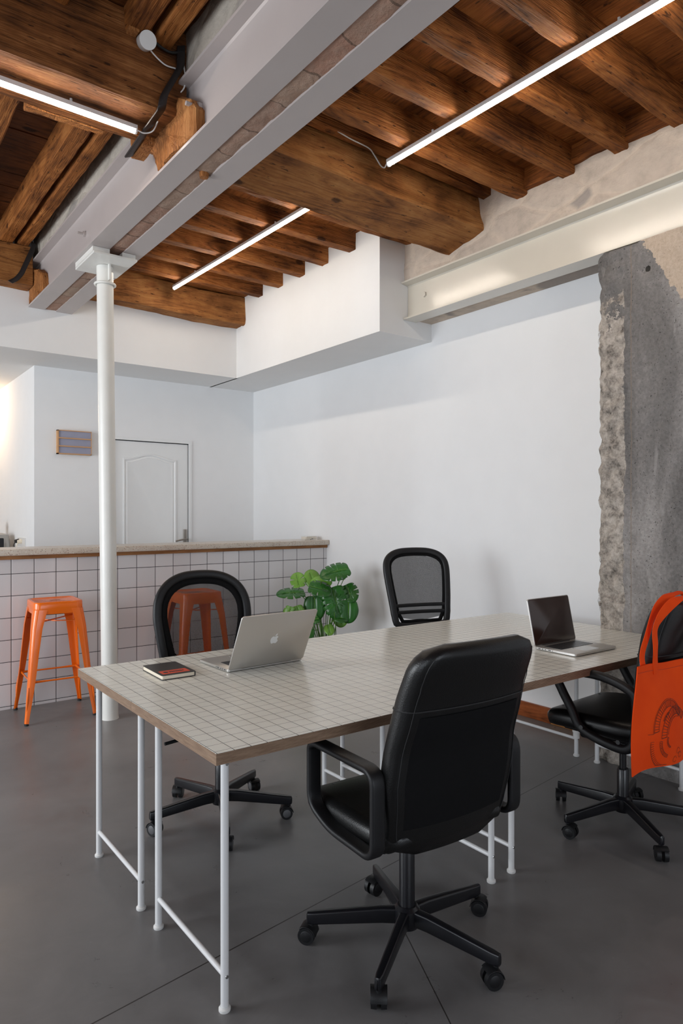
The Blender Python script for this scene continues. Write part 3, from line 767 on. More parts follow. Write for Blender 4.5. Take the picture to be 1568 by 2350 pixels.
# passage behind: socket, plugs, kitchen unit, machine
T = thing('socket', 'white double wall socket in the passage behind the counter', 'socket', (1.47, 6.92, 1.04))
obj('plate', MB().box(1.466, 1.474, 6.76, 7.07, 1.035, 1.118, bev=.001), PLASW, T, world=True)
for k, (yy, mt, nm) in enumerate(((7.02, RUBBER, 'black plug with its cord in the left half of the wall socket'), (6.90, PAPER, 'cream plug with its cord in the right half of the wall socket'))):
    T = thing('plug', nm, 'plug', (1.45, yy, 1.06))
    obj('plug_body', MB().cyl((1.466, yy, 1.085), (1.43, yy, 1.08), .022, .016, 12), mt, T, world=True, smooth=40)
    obj('cord', MB().tube(smooth_path([(1.435, yy, 1.078), (1.425, yy+.01, 1.04), (1.44, yy+.015, .98), (1.445, yy+.02, .915)], 5), .004, 6), mt, T, world=True, smooth=60)
T = thing('kitchen_unit', 'low white kitchen unit behind the counter in the passage', 'kitchen unit', (1.1, 7.6, 0))
obj('carcass', MB().box(.80, 1.47, 6.75, 9.3, 0, .87), KITCH, T, world=True)
obj('unit_top', MB().box(.78, 1.47, 6.73, 9.3, .87, .905, bev=.003), TERR, T, world=True)
T = thing('coffee_machine', 'silver kitchen machine with a dark window at the left edge behind the counter', 'kitchen machine', (1.30, 7.3, .905))
prof = [(.13, 0), (.128, .10), (.12, .18), (.108, .235), (.06, .25)]
mb = MB(); mb.rings([[V((1.31+a, 7.32+b*1.3, .906+z)) for a, b in rsec(r*2, r*2, r*.5, 5)] for r, z in prof]); obj('body', mb, APPL, T, world=True, smooth=40)
obj('dark_window', MB().box(1.22, 1.36, 7.135, 7.16, .93, 1.11, bev=.01), BLACKM, T, world=True)
mb = MB().cyl((1.30, 7.50, 1.21), (1.30, 7.44, 1.21), .05, n=28); obj('round_knob', mb, BLACKM, T, world=True, smooth=40)
obj('neck', MB().cyl((1.30, 7.47, 1.13), (1.30, 7.47, 1.18), .02, n=12), BLACKM, T, world=True)
T = thing('wall_lamp', 'small warm lamp high in the passage at the far left', 'lamp', (1.36, 8.25, 2.4))
obj('bulb', MB().lathe([(.001,-.03),(.025,-.02),(.03,0),(.025,.02),(.001,.03)], (1.12, 7.95, 2.45), 16), WARM, T, world=True, smooth=60)
obj('mount', MB().box(1.14, 1.472, 7.935, 7.965, 2.44, 2.46), BRUSH, T, world=True)

# ------------------------------------------------------------------ bar stools
def stool(loc, rz, label):
    T = thing('bar_stool', label, 'stool', loc, rz, 'orange metal bar stools')
    H = .768; a = .150
    def sq(h, r, z, k=6): return [V((x, y, z)) for x, y in rsec(2*h, 2*h, r, k)]
    mb = MB().rings([sq(a+.004, .045, H-.045), sq(a+.003, .045, H-.010), sq(a-.001, .042, H-.002), sq(a-.010, .036, H), sq(a-.018, .030, H-.002), sq(a-.024, .026, H-.006), sq(.01, .004, H-.006)])
    obj('seat', mb, ORANGE, T, smooth=50)
    obj('hand_slot', MB().box(-.032, .032, -.006, .006, H-.0058, H-.0052, bev=.0002), BLACKP, T)
    mb = MB().rings([sq(a+.003, .044, H-.080), sq(a+.004, .045, H-.045), sq(a-.002, .043, H-.045), sq(a-.003, .042, H-.080)], closed=True)
    obj('apron', mb, ORANGE, T, smooth=50)
    def L(w, r, t, k=5):
        o = [(-w, 0)]
        for i in range(k+1): b = pi/2-pi/2*i/k; o.append((-r+r*cos(b), -r+r*sin(b)))
        o += [(0, -w), (-t, -w)]
        for i in range(k+1): b = pi/2*i/k; o.append((-r+(r-t)*cos(b), -r+(r-t)*sin(b)))
        o += [(-w, -t)]
        return o
    for sx in (1, -1):
        for sy in (1, -1):
            rr = []
            for z, e, w, r in ((H-.05, a+.004, .080, .034), (.60, a+.020, .062, .028), (.45, a+.032, .052, .024), (.30, a+.044, .044, .020), (.18, a+.055, .036, .016), (.10, a+.062, .028, .013), (.05, a+.068, .025, .012), (.012, a+.072, .024, .0118)):
                rr.append([V((sx*(e+x), sy*(e+y), z)) for x, y in L(w, r, .003 if z > .1 else .010)])
            lg = obj('leg', MB().rings(rr), ORANGE, T, smooth=45)
            # pressed rib on the outer arris
            rb = MB(); pts = [(.235, .0535), (.16, .060), (.09, .066)]
            rb.tube([(sx*(a+e-.004-.0035), sy*(a+e-.004-.0035), z) for z, e in pts], .008, 8, scale=[.35, 1, .3])
            obj('pressed_rib', rb, ORANGE, lg, smooth=60)
            fx = a+.072-.012; obj('rubber_foot', MB().cyl((sx*fx, sy*fx, 0), (sx*fx, sy*fx, .014), .0135, n=14), RUBBER, lg, smooth=40)
    q = a+.028
    for (p1, p2) in (((-q, -q), (q, -q)), ((q, -q), (q, q)), ((q, q), (-q, q)), ((-q, q), (-q, -q))):
        obj('rung', MB().sweep([(p1[0], p1[1], .262), (p1[0]*.7+p2[0]*.3, p1[1]*.7+p2[1]*.3, .262), (p1[0]*.3+p2[0]*.7, p1[1]*.3+p2[1]*.7, .262), (p2[0], p2[1], .262)], rsec(.009, .011, .004), scale=[1.6, 1, 1, 1.6]), ORANGE, T, smooth=50)
    q = a-.004
    for s in (1, -1):
        obj('brace', MB().tube([(-q, -s*q, .635), (0, 0, .628+.006*s), (q, s*q, .635)], .0045, 8), ORANGE, T, smooth=60)
    return T
stool((1.232, 4.825, 0), R(-3), 'glossy orange metal bar stool standing left of the white column')
stool((2.205, 4.700, 0), R(-2), 'glossy orange metal bar stool seen through the round mesh chair back')

# ------------------------------------------------------------------ tables
TZ = .72
def near_y(x): return 1.607-.0175*(x-.812)
def far_y(x): return 2.828-.0185*(x-.812)
def mid_y(x): return 2.228-.018*(x-.812)
def desk(x0, x1, fa, fb, label, legs):
    T = thing('desk', label, 'table', ((x0+x1)/2, (fa(x0)+fb(x0))/2, 0), 0, 'four grid-topped desks pushed together')
    c = [(x0, fa(x0)), (x1, fa(x1)), (x1, fb(x1)), (x0, fb(x0))]
    def inset(d): return [(x0+d, fa(x0)+d), (x1-d, fa(x1)+d), (x1-d, fb(x1)-d), (x0+d, fb(x0)-d)]
    mb = MB().rings([[V((x, y, TZ-.032)) for x, y in c], [V((x, y, TZ-.0012)) for x, y in c]])
    obj('board_edge', mb, PLY, T, world=True)
    ct = inset(.0008)
    mb = MB().rings([[V((x, y, TZ-.0011)) for x, y in ct], [V((x, y, TZ)) for x, y in inset(.0015)]])
    loc = T.location.copy()
    def uvf(p): X = p.x+loc.x; Y = p.y+loc.y; return (X-.8655+.0005, Y-mid_y(X))
    obj('tabletop', mb, GRID, T, world=True, uvf=uvf)
    for (lx, ya, yb) in legs:
        for k, y in enumerate((ya, yb)):
            mb = MB().cyl((lx, y, .008), (lx, y, TZ-.033), .0112, .0112, 18)
            lg = obj('leg', mb, LEGW, T, world=True, smooth=40)
            obj('foot', MB().lathe([(.0155, 0), (.0165, .002), (.0165, .008), (.0125, .011), (.0125, .014)], (lx, y, 0), 20), PLASW, lg, world=True, smooth=40)
            if k == 0:
                for z in (TZ-.048, .0965):
                    m_ = MB().cyl((lx+.001, y-.0105, z), (lx+.001, y-.0135, z), .0048, n=14)
                    obj('screw', m_, CHROME, lg, world=True, smooth=40)
        mb = MB().cyl((lx, ya, .097), (lx, yb, .097), .0082, n=14)
        obj('crossbar', mb, LEGW, T, world=True, smooth=40)
        mb = MB().box(lx-.012, lx+.012, ya, yb, TZ-.036, TZ-.0325); obj('mounting_rail', mb, LEGW, T, world=True)
    return T
desk(.812, 1.994, near_y, lambda x: mid_y(x)-.0006, 'grid-topped desk nearest the camera, its plywood corner pointing at the viewer', [(.861, 1.654, 2.113), (1.937, 1.638, 2.10)])
desk(.812, 1.994, lambda x: mid_y(x)+.0006, far_y, 'grid-topped desk carrying the notebook and the laptop with the shining lid logo', [(.855, 2.250, 2.697), (1.937, 2.247, 2.68)])
desk(1.996, 3.440, near_y, lambda x: mid_y(x)-.0006, 'grid-topped desk carrying the laptop that faces the viewer', [(2.051, 1.638, 2.085), (3.318, 1.618, 2.074)])
desk(1.996, 3.440, lambda x: mid_y(x)+.0006, far_y, 'grid-topped desk by the right wall with the tall mesh chair behind it', [(2.046, 2.235, 2.678), (3.318, 2.201, 2.645)])

for o in list(bpy.data.objects):   # the clamp collar on the desk leg by the right wall
    if o.name.startswith('desk') and 'tall mesh chair' in o['label']:
        lg = [c for c in o.children if c.name.startswith('leg')][2]
        obj('clamp_collar', MB().lathe([(.012,.085),(.0175,.088),(.0175,.118),(.0205,.121),(.0205,.132),(.012,.134)], (3.318, 2.201, .012), 20), PLASW, lg, world=True, smooth=40)

# ------------------------------------------------------------------ office chairs
def base(T, spread=.30, a0=0, top=.40, rcol=.024, rlow=.024, zsplit=None, wheel=BLACKP, disc=BLACKP, gas=BLACKM):
    mb = MB().lathe([(.036,.062),(.040,.075),(.040,.118),(.030,.128)], n=28); obj('base_hub', mb, BLACKM, T, smooth=40)
    zs = zsplit or top
    mb = MB().lathe([(rcol,.10),(rcol,zs-.004),(rcol-.003,zs)], n=28); obj('column_sleeve', mb, BLACKM, T, smooth=40)
    if zs < top:
        obj('gas_lift', MB().cyl((0,0,zs), (0,0,top), .0145, n=24), gas, T, smooth=40)
    for i in range(5):
        a = a0+i*2*pi/5; d = V((cos(a), sin(a), 0)); s = V((-d.y, d.x, 0)); rr = []
        for r, z0, z1, w in ((.02,.072,.120,.016), (.08,.072,.119,.0145), (spread*.97,.060,.098,.012), (spread+.012,.061,.096,.009), (spread+.015,.066,.090,.005)):
            rr.append([d*r+s*x+V((0,0,(z0+z1)/2+y)) for x, y in rsec(2*w, z1-z0, .006, 3)])
        ar = obj('base_arm', MB().rings(rr), BLACKM, T, smooth=40)
        b = a+(.9, 2.2, -1.1, 2.9, .3)[i]; c = d*spread; f = V((cos(b), sin(b), 0)); sd = V((-f.y, f.x, 0)); w = c-f*.012
        mb = MB()
        for q in (-1, 1):
            mb.cyl(w+sd*q*.006+V((0,0,.0275)), w+sd*q*.022+V((0,0,.0275)), .0272, .0262, 26)
        cs = obj('caster', mb, wheel, T, smooth=45)
        hd = MB()   # hood wrapping the upper half of the wheels
        arc = [w+f*.0292*cos(t)+V((0,0,.0275+.0292*sin(t))) for t in [R(5+13*k) for k in range(11)]]
        hd.sweep(arc, rsec(.0026, .047, .001, 2), up=sd); obj('hood', hd, BLACKP, cs, smooth=45)
        for q in (-1, 1):
            obj('wheel_disc', MB().cyl(w+sd*q*.0221+V((0,0,.0275)), w+sd*q*.0235+V((0,0,.0275)), .0175, .015, 22), disc, cs, smooth=30)
        obj('stem', MB().cyl(c+V((0,0,.045)), c+V((0,0,.068)), .008, n=12), BLACKP, cs)
def pad(rows, k=6, e=.42):
    """rows: (centre, half_a, half_b, ua, ub, radius) lofted rounded sections"""
    return MB().rings([[V(c)+V(ua)*x+V(ub)*y for x, y in rsec(2*a, 2*b, r, k)] for c, a, b, ua, ub, r in rows])
def lerp(t, pts):
    for i in range(len(pts)-1):
        if t <= pts[i+1][0]:
            a, b = pts[i], pts[i+1]; f = (t-a[0])/(b[0]-a[0]); return a[1]+(b[1]-a[1])*f
    return pts[-1][1]
def leather_chair(loc, rz, label, arm, z_seat=.47, a0=0, back=None, top=1.035, bw=.235, zsplit=None, curve=None, notch=.83):
    T = thing('office_chair', label, 'chair', loc, rz, 'black office chairs around the desks')
    base(T, .30, a0, z_seat-.07, zsplit=zsplit, rcol=.0245)
    # seat cushion, front at +y
    rows = []
    for t in [i/14 for i in range(15)]:
        y = -.21+.46*t; hw = .245*(1-.10*abs(2*t-1)**4)-(.03 if t in (0, 1) else 0); th = .038*(1-.25*abs(2*t-1)**6)-(.015 if t in (0, 1) else 0)
        z = z_seat-.038-.028*max(0, t-.75)**1*4*.35+.012*(1-t)
        rows.append(((0, y, z), hw, th, (1,0,0), (0,0,1), min(th*.95, .034)))
    st = obj('seat', pad(rows), LEATH, T, smooth=60)
    for x in (-.15, .15):
        obj('seam', MB().tube([(x, -.19, z_seat+.005), (x, 0, z_seat+.002), (x, .20, z_seat-.006)], .0016, 6), THREAD, st)
    obj('seat_shell', MB().box(-.19, .19, -.13, .17, z_seat-.090, z_seat-.07, bev=.008), BLACKP, T, smooth=40)
    obj('tilt_mechanism', MB().box(-.07, .07, -.11, .11, z_seat-.135, z_seat-.09, bev=.012), BLACKP, T, smooth=40)
    kn = MB().cyl((0,.12,z_seat-.145), (0,.19,z_seat-.150), .028, .025, 16); obj('tension_knob', kn, BLACKP, T, smooth=30)
    obj('lever', MB().tube([(.05, 0, z_seat-.115), (.16, .02, z_seat-.125), (.235, .03, z_seat-.13)], .007, 8).box(.215, .265, .017, .043, z_seat-.143, z_seat-.120, bev=.006), BLACKP, T, smooth=50)
    # backrest: rounded slab with side bolsters
    zb = z_seat-.078; cv = curve or [(0,-.185),(.25,-.215),(.5,-.235),(.75,-.275),(1,-.335)]
    N = 34; rings = []; zsn = []
    for i in range(N+1):
        t = i/N; z = zb+(top-zb)*t
        e = 1
        r_c = .075
        dz_t = (top-z); dz_b = (z-zb)
        w = bw*(lerp(t, [(0,.93),(.35,1.03),(.55,1.0),(.8,.95),(1,.90)]))
        if dz_t < r_c: w -= r_c*(1-math.sqrt(max(0, 1-((r_c-dz_t)/r_c)**2)))
        if dz_b < .085: w -= .085*(1-math.sqrt(max(0, 1-((.085-dz_b)/.085)**2)))
        th = .034*(1 if dz_t > .03 else max(.25, math.sqrt(max(0, 1-((.03-dz_t)/.03)**2))))*(1 if dz_b > .02 else .6)
        th *= lerp(t, [(0,.75),(.3,.95),(.55,1.0),(.62,1.12),(.9,1.2),(1,1.1)])
        y = lerp(t, cv); ring = []
        for x, yy in dens(rsec(2*w, 2*th, th*.9, 6)):
            ring.append(V((x, y+yy+.030*(x/bw)**2, z)))
        rings.append(ring); zsn.append(z)
    k = int(N*(notch-zb)/(top-zb))
    lo = obj('backrest', MB().rings(rings[:k+1]), LEATH, T, smooth=60)
    up = obj('headrest_panel', MB().rings(rings[k:]), LEATH, T, smooth=60)
    # dull fabric panel on the rear face below the seam
    mb = MB(); rr = []
    for i in range(5, k):
        rg = rings[i]; t = i/N; w = max(abs(p.x) for p in rg)-.016
        z = zsn[i]; row = []
        for j in range(13):
            x = -w+2*w*j/12; row.append(V((x, lerp(t, cv)-.034*lerp(t, [(0,.75),(.3,.95),(.55,1.0),(.62,1.12),(.9,1.2),(1,1.1)])*(1 if z-zb > .02 else .6)+.030*(x/bw)**2-.0022+(.008*(abs(j-6)/6)**12), z)))
        rr.append(row)
    n = 13; mb.v = [p for r in rr for p in r]; mb.f = [(i*n+j, i*n+j+1, (i+1)*n+j+1, (i+1)*n+j) for i in range(len(rr)-1) for j in range(n-1)]; mb.open = True
    obj('rear_fabric', mb, FABR, T, smooth=60)
    # seams
    def loop_at(i, off=.0012): return [p+V((0, -off if p.y < lerp(i/N, cv) else off, 0)) for p in rings[i]]
    obj('seam', MB().tube(loop_at(k), .0022, 6, closed=True), THREAD, up)
    for q in (-1, 1):
        pts = []
        for i in range(2, N-1):
            w_ = max(abs(p.x) for p in rings[i])*.90; cd = [p for p in rings[i] if p.y < lerp(i/N, cv)+.03*(p.x/bw)**2 and p.x*q > 0]
            p = min(cd, key=lambda c_: abs(abs(c_.x)-w_)); pts.append(V((q*w_, p.y-.0015-.03*((p.x/bw)**2-(w_/bw)**2), p.z)))
        obj('seam', MB().tube(pts, .0013, 6), THREAD, lo)
    # armrests
    for s in (-1, 1):
        path = [(s*(q[2] if len(q) > 2 else .262), q[0], q[1]) for q in arm[0]]
        p = round_path(path, arm[1], 7) if arm[2] == 'round' else smooth_path(path, 6, True)
        o = obj('armrest', MB().sweep(p, rsec(arm[3], arm[4], min(arm[3:5])*.42, 3), up=(1,0,0), closed=True).xf(Matrix.Identity(4)), BLACKP, T, smooth=50)
        if arm[2] == 'curve':
            for (yy, zz) in ((.03, z_seat-.035), (-.13, z_seat-.055)):
                obj('screw', MB().cyl((s*.278, yy, zz), (s*.283, yy, zz), .009, n=12), BLACKM, o)
    return T
armA = ([(-.20,.424),(.02,.424),(.130,.462),(.130,.640),(.10,.652),(-.20,.657)], .045, 'round', .020, .046)
leather_chair((1.446, 1.56, 0), R(-4), 'black leather high-back office chair with its back to the viewer', armA, z_seat=.475, a0=R(2-90+90-76.5+3), top=1.006)
armD = ([(-.19,.49),(-.195,.60),(-.17,.655),(-.05,.690),(.09,.685),(.155,.66),(.13,.60),(.085,.53),(.05,.468),(-.02,.437),(-.13,.42),(-.175,.44)], .03, 'curve', .036, .030)
leather_chair((2.75, 1.595, 0), R(2), 'black leather office chair at the right edge carrying the orange tote bag', armD, z_seat=.505, a0=R(22-3), top=1.015, bw=.215,
              zsplit=.245, curve=[(0,-.185),(.25,-.205),(.5,-.215),(.75,-.235),(1,-.275)], notch=.80)

def mesh_chair(loc, rz, label, w, top, z_bot, mat, slats=0, a0=0, lean=(0,0), fw=.040, wide=1.0, wheel=BLACKP, disc=GREYW, square=2.6, band=.03, slope=.13):
    T = thing('office_chair', label, 'chair', loc, rz, 'black office chairs around the desks')
    base(T, .305, a0, .40, wheel=wheel, disc=disc, zsplit=.26)
    rows = []
    for t in [i/12 for i in range(13)]:
        y = -.22+.46*t; hw = .24*(1-.12*abs(2*t-1)**4); th = .032-(.012 if t in (0, 1) else 0)
        rows.append(((0, y, .45-.02*max(0, t-.8)*5), hw, th, (1,0,0), (0,0,1), th*.95))
    obj('seat', pad(rows), FABR, T, smooth=60)
    obj('tilt_mechanism', MB().box(-.08, .08, -.12, .10, .385, .42, bev=.01), BLACKP, T, smooth=40)
    obj('lever', MB().tube([(.06, .05, .40), (.20, .07, .395), (.27, .08, .39)], .0075, 8), BLACKP, T, smooth=50)
    yb = lambda z: -.215-(z-.5)*slope-.05*max(0, z-.8)
    zc = top-w*wide*.95
    def outline(d, n=16):
        o = []; ww = w-d; hh = top-zc-d
        for i in range(n+1):
            a = pi*i/n; c_, s_ = cos(a), sin(a)
            o.append((ww*abs(c_)**(2/square)*(1 if c_ >= 0 else -1), zc+hh*abs(s_)**(2/square)))
        zb = z_bot+d; wb = (w*.84-d)
        for k in range(1, 6): t = k/6; o.append((-(ww+(wb-ww)*t**1.3), zc+(zb-zc)*t))
        o += [(-wb+.02, zb), (0, zb-.004), (wb-.02, zb)]
        for k in range(5, 0, -1): t = k/6; o.append(((ww+(wb-ww)*t**1.3), zc+(zb-zc)*t))
        return o
    cvx = lambda x: .028*(x/w)**2
    P = lambda x, z, o=0: V((x, yb(z)+cvx(x)+o, z))
    path = [P(x, z) for x, z in outline(fw/2)]
    path = smooth_path(path, 3, True)
    mb = MB(); cen = V((0, yb(.8), .8)); rr = []; n = len(path)
    sec = rsec(fw, .034, .014, 4)
    for i, p in enumerate(path):
        t = (path[(i+1) % n]-path[i-1]).normalized(); f = V((0, 1, .13)).normalized(); s = t.cross(f).normalized()
        rr.append([p+s*a+f*b for a, b in sec])
    mb.rings(rr, closed=True); obj('back_frame', mb, BLACKP, T, smooth=60)
    # border band (double fabric) and mesh panel, as grids that follow the frame
    def sheet(name, din, dout, mt, off):
        A = outline(dout); B = outline(din); n = len(A); mb = MB(); mb.v = [P(x, z, off) for x, z in A]+[P(x, z, off) for x, z in B]
        mb.f = [(i, (i+1) % n, n+(i+1) % n, n+i) for i in range(n)]; mb.open = True
        o = obj(name, mb, mt, T, smooth=60); 
        md = o.modifiers.new('thick', 'SOLIDIFY'); md.thickness = .004; return o
    sheet('border_band', fw+band, fw-.006, FABR, .004)
    B = outline(fw+band-.004); mb = MB(); 
    zs_ = [z for _, z in B]; z0, z1 = min(zs_), max(zs_); NN = 22
    def width(z):
        best = 0
        for i in range(len(B)):
            (xa, za), (xb, zb2) = B[i], B[(i+1) % len(B)]
            if (za-z)*(zb2-z) <= 0 and abs(za-zb2) > 1e-7:
                best = max(best, xa+(xb-xa)*(z-za)/(zb2-za))
        return best
    rows = []
    for i in range(NN+1):
        z = z0+.001+(z1-z0-.002)*i/NN; ww = width(z)
        rows.append([P(ww*(2*j/10-1), z, -.004) for j in range(11)])
    mb.v = [p for r in rows for p in r]; mb.f = [(i*11+j, i*11+j+1, (i+1)*11+j+1, (i+1)*11+j) for i in range(NN) for j in range(10)]; mb.open = True
    obj('mesh_panel', mb, mat, T, smooth=60, uvf=lambda p: (p.x, p.z))
    for k in range(slats):
        z = z_bot+.100+k*.042; ww = width(z) or w*.8
        obj('slat', MB().sweep([P(ww*(2*j/8-1)*1.08, z, .006) for j in range(9)], rsec(.012, .022, .004), up=(0,0,1)), BLACKP, T, smooth=50)
    # spine joining seat and back
    obj('back_bracket', MB().sweep([(0,-.06,.40),(0,-.20,.40),(0,-.245,.44),(0,-.262,.60),(0,-.268,z_bot+.05)], rsec(.06,.016,.006), up=(0,.3,1)), BLACKP, T, smooth=50)
    return T
mesh_chair((1.398, 2.724, 0), R(-188), 'black chair with a wide rounded open mesh back standing in front of an orange stool', .240, 1.075, .60, MESHB, a0=R(188+33-1), fw=.040, wide=.92, square=2.5, band=.026)
mesh_chair((2.950, 2.900, 0), R(-198), 'black chair with a narrow fine mesh back against the white wall, two slats low down', .234, 1.125, .62, MESHC, slats=2, a0=R(198+180), fw=.042, slope=.22, wide=.66, square=2.9, band=.012)

# ------------------------------------------------------------------ laptops
def laptop(loc, rz, label, w, d, ang, keysn=14, tz=.009):
    """local frame: hinge line along x at y=0, keyboard toward +y, lid rises from the hinge"""
    T = thing('laptop', label, 'laptop', loc, rz, 'silver laptops on the desks')
    h = .016
    def rr_(x0, x1, y0, y1, z0, z1, r=.010, e=.002):
        c = V(((x0+x1)/2, (y0+y1)/2, 0)); rs = []
        for z, q in ((z0, e*2), (z0+e, 0), (z1-e*.4, 0), (z1, e*.5)):
            rs.append([c+V((x, y, z)) for x, y in rsec(x1-x0-2*q, y1-y0-2*q, r, 5)])
        return MB().rings(rs)
    b = obj('base', rr_(-w/2, w/2, 0, d, .0015, h-.003), ALU, T, smooth=40)
    kb = MB().box(-w*.39, w*.39, .025, .025+d*.43, h-.0029, h-.0026); obj('keyboard_well', kb, KEY, b)
    mb = MB(); kw = w*.78/keysn; kd = d*.43/6
    for r in range(6):
        for k in range(keysn):
            if r == 5 and 4 <= k <= 8:
                if k == 4: mb.box(-w*.39+4*kw+.001, -w*.39+9*kw-.001, .025+r*kd+.001, .025+(r+1)*kd-.001, h-.0026, h-.0014)
                continue
            x = -w*.39+k*kw; y = .025+r*kd; mb.box(x+.001, x+kw-.001, y+.001, y+kd-.001, h-.0026, h-.0014)
    o = obj('keys', mb, simple('key_caps', (.03,.03,.033,1), .3), b)
    obj('trackpad', MB().box(-.053, .053, d*.57, d*.57+.075, h-.0030, h-.0027), simple('trackpad_grey', (.50,.49,.47,1), .25, .6), b)
    for i, (yy, ww) in enumerate(((.020, .012), (.040, .007), (.055, .007), (.074, .014), (.095, .004))):
        for s in (-1, 1): obj('port', MB().box(s*w/2-.0006, s*w/2+.0006, yy, yy+ww, .006, .0095), KEY, b)
    # lid, local frame rotated about x at the hinge
    Lm = Matrix.Translation((0, .002, h-.004)) @ Matrix.Rotation(ang, 4, 'X')   # lid lies along +z when ang=0
    lz = .0065
    def face(x0, x1, z0, z1, y0, y1, r=.010):
        c = V(((x0+x1)/2, 0, (z0+z1)/2)); rs = []
        for y, q in ((y0, .001), (y0+.0008, 0), (y1-.0008, 0), (y1, .001)):
            rs.append([c+V((x, y, z)) for x, z in rsec(x1-x0-2*q, z1-z0-2*q, r, 6)])
        return MB().rings(rs)
    ld = obj('lid', face(-w/2, w/2, 0, d, -lz, 0).xf(Lm), ALU, T, smooth=40)
    obj('screen', face(-w/2+.003, w/2-.003, .003, d-.003, -.0006, .0009, .008).xf(Lm), SCREEN, ld, smooth=40)
    obj('hinge', MB().cyl((-w*.33, .001, h-.004), (w*.33, .001, h-.004), .0045, n=12), KEY, T, smooth=40)
    # fruit mark on the outside of the lid
    def P2(pts, k=5): return smooth_path([(x, 0, z) for x, z in pts], k, True)
    body = [(0,.80),(.22,.95),(.50,1.0),(.78,.88),(.93,.70)]
    # outline units: half width 1, bite on the right-hand side
    out = [(0,.62),(.18,.72),(.42,.80),(.68,.72),(.88,.50),(.72,.32),(.66,.06),(.76,-.20),(.98,-.38),(.86,-.66),(.66,-.94),(.44,-1.06),(.22,-1.0),(0,-.93),(-.22,-1.0),(-.46,-1.06),(-.70,-.90),(-.92,-.48),(-1.0,-.06),(-.94,.36),(-.72,.66),(-.42,.78),(-.18,.70)]
    leaf = [(.02,.86),(.06,1.12),(.22,1.34),(.46,1.46),(.44,1.18),(.28,.96)]
    q = .0185*w/.359*1.0
    for pts, k in ((out, 4), (leaf, 4)):
        pp = P2(pts, k); n = len(pp)
        # seen from outside (camera at -y) +x stays to the right
        mb = MB().rings([[V((p.x*q, -lz-.0001, d*.5+p.z*q)) for p in pp], [V((p.x*q, -lz-.0007, d*.5+p.z*q)) for p in pp]]).xf(Lm)
        obj('logo', mb, LOGO, ld)
    return T
laptop((1.440, 2.398, TZ), R(1.5), 'large silver laptop seen from behind, pale fruit logo on its lid', .359, .247, R(26))
laptop((2.765, 1.945, TZ), R(180-1), 'smaller silver laptop with its dark screen turned to the viewer', .314, .219, R(12))

# ------------------------------------------------------------------ notebook
T = thing('notebook', 'black hardcover notebook with an orange label lying on the desk corner', 'notebook', (1.075, 2.535, TZ), R(-1.5))
w, l, h = .137, .212, .0185
def slab(x0, x1, y0, y1, z0, z1, r): 
    c = V(((x0+x1)/2, (y0+y1)/2, 0)); return MB().rings([[c+V((x, y, z)) for x, y in rsec(x1-x0, y1-y0, r, 4)] for z in (z0, z1)])
obj('pages', slab(-w/2+.002, w/2-.004, -l/2+.002, l/2-.002, .003, h-.002, .006), PAPER, T, smooth=30)
obj('cover', slab(-w/2, w/2, -l/2, l/2, .0008, .003, .008), COVER, T, smooth=30)
obj('cover', slab(-w/2, w/2, -l/2, l/2, h-.002, h, .008), COVER, T, smooth=30)
obj('spine', MB().box(w/2-.004, w/2, -l/2+.003, l/2-.003, .001, h-.001, bev=.0015), COVER, T)
sk = obj('sticker', slab(-w/2+.012, w/2-.016, -l/2+.018, -l/2+.072, h, h+.0004, .003), STICK, T)
mb = MB(); x = -w/2+.032; yy = -l/2+.044
mb.add([(x+.010*cos(2*pi*i/14), yy+.010*sin(2*pi*i/14), h+.0009) for i in range(14)]+[(x+.010*cos(2*pi*i/14), yy+.010*sin(2*pi*i/14), h+.0005) for i in range(14)], [tuple(range(14))]+[(i, (i+1) % 14, 14+(i+1) % 14, 14+i) for i in range(14)])
rnd = random.Random(5)
for k in range(7):
    x0 = -w/2+.046+k*.0085; hh = .007*rnd.uniform(.7, 1.2); mb.box(x0, x0+.0065, yy-hh, yy+hh, h+.0004, h+.0009, bev=.0001)
obj('sticker_print', mb, COVER, sk)

# ------------------------------------------------------------------ tote bag hanging on the right chair
T = thing('tote_bag', 'bright orange cotton tote bag with a dark line drawing, hung on the chair back', 'bag', (2.52, 1.31, .40), 0)
BW, BH = .425, .385
def bagp(u, v, o=0):   # u 0..1 left to right, v 0..1 bottom to top
    x = 2.315+BW*u; z0 = .412-.022*u+.003*sin(u*7)*(1-v); z = z0+(BH+.004*sin(u*9))*v-.020*u*v*0
    z += .004*sin(pi*u)*(1-v)
    x += -.012*(1-v)*(1-u)**2*3*(1-v) - .006*sin(v*5)*(1-u)
    y = 1.285+.010*sin(u*8+v*3)*(1-v*.5)+.010*sin(u*3+2.2-v*2)*(v)+.012*(v-.5)*math.exp(-((u-.45)/.25)**2)
    bel = .020*sin(pi*u)**.5*sin(pi*min(1, v*1.1))
    return V((x, y-bel*o, z))
def sheet(o, nu=30, nv=30):
    mb = MB(); mb.v = [bagp(i/nu, j/nv, o)+V((0, .004 if o < 0 else 0, 0)) for j in range(nv+1) for i in range(nu+1)]
    mb.f = [(j*(nu+1)+i, j*(nu+1)+i+1, (j+1)*(nu+1)+i+1, (j+1)*(nu+1)+i) for j in range(nv) for i in range(nu)]; return mb
f = sheet(1); b = sheet(-.5); mb = MB(); mb.v = f.v+b.v; n0 = len(f.v); nu = nv = 30
mb.f = f.f+[tuple(n0+i for i in reversed(q)) for q in b.f]
idx = lambda i, j: j*(nu+1)+i
for i in range(nu): mb.f.append((idx(i,0), n0+idx(i,0), n0+idx(i+1,0), idx(i+1,0)))
for j in range(nv):
    mb.f.append((idx(0,j), idx(0,j+1), n0+idx(0,j+1), n0+idx(0,j))); mb.f.append((idx(nu,j), n0+idx(nu,j), n0+idx(nu,j+1), idx(nu,j+1)))
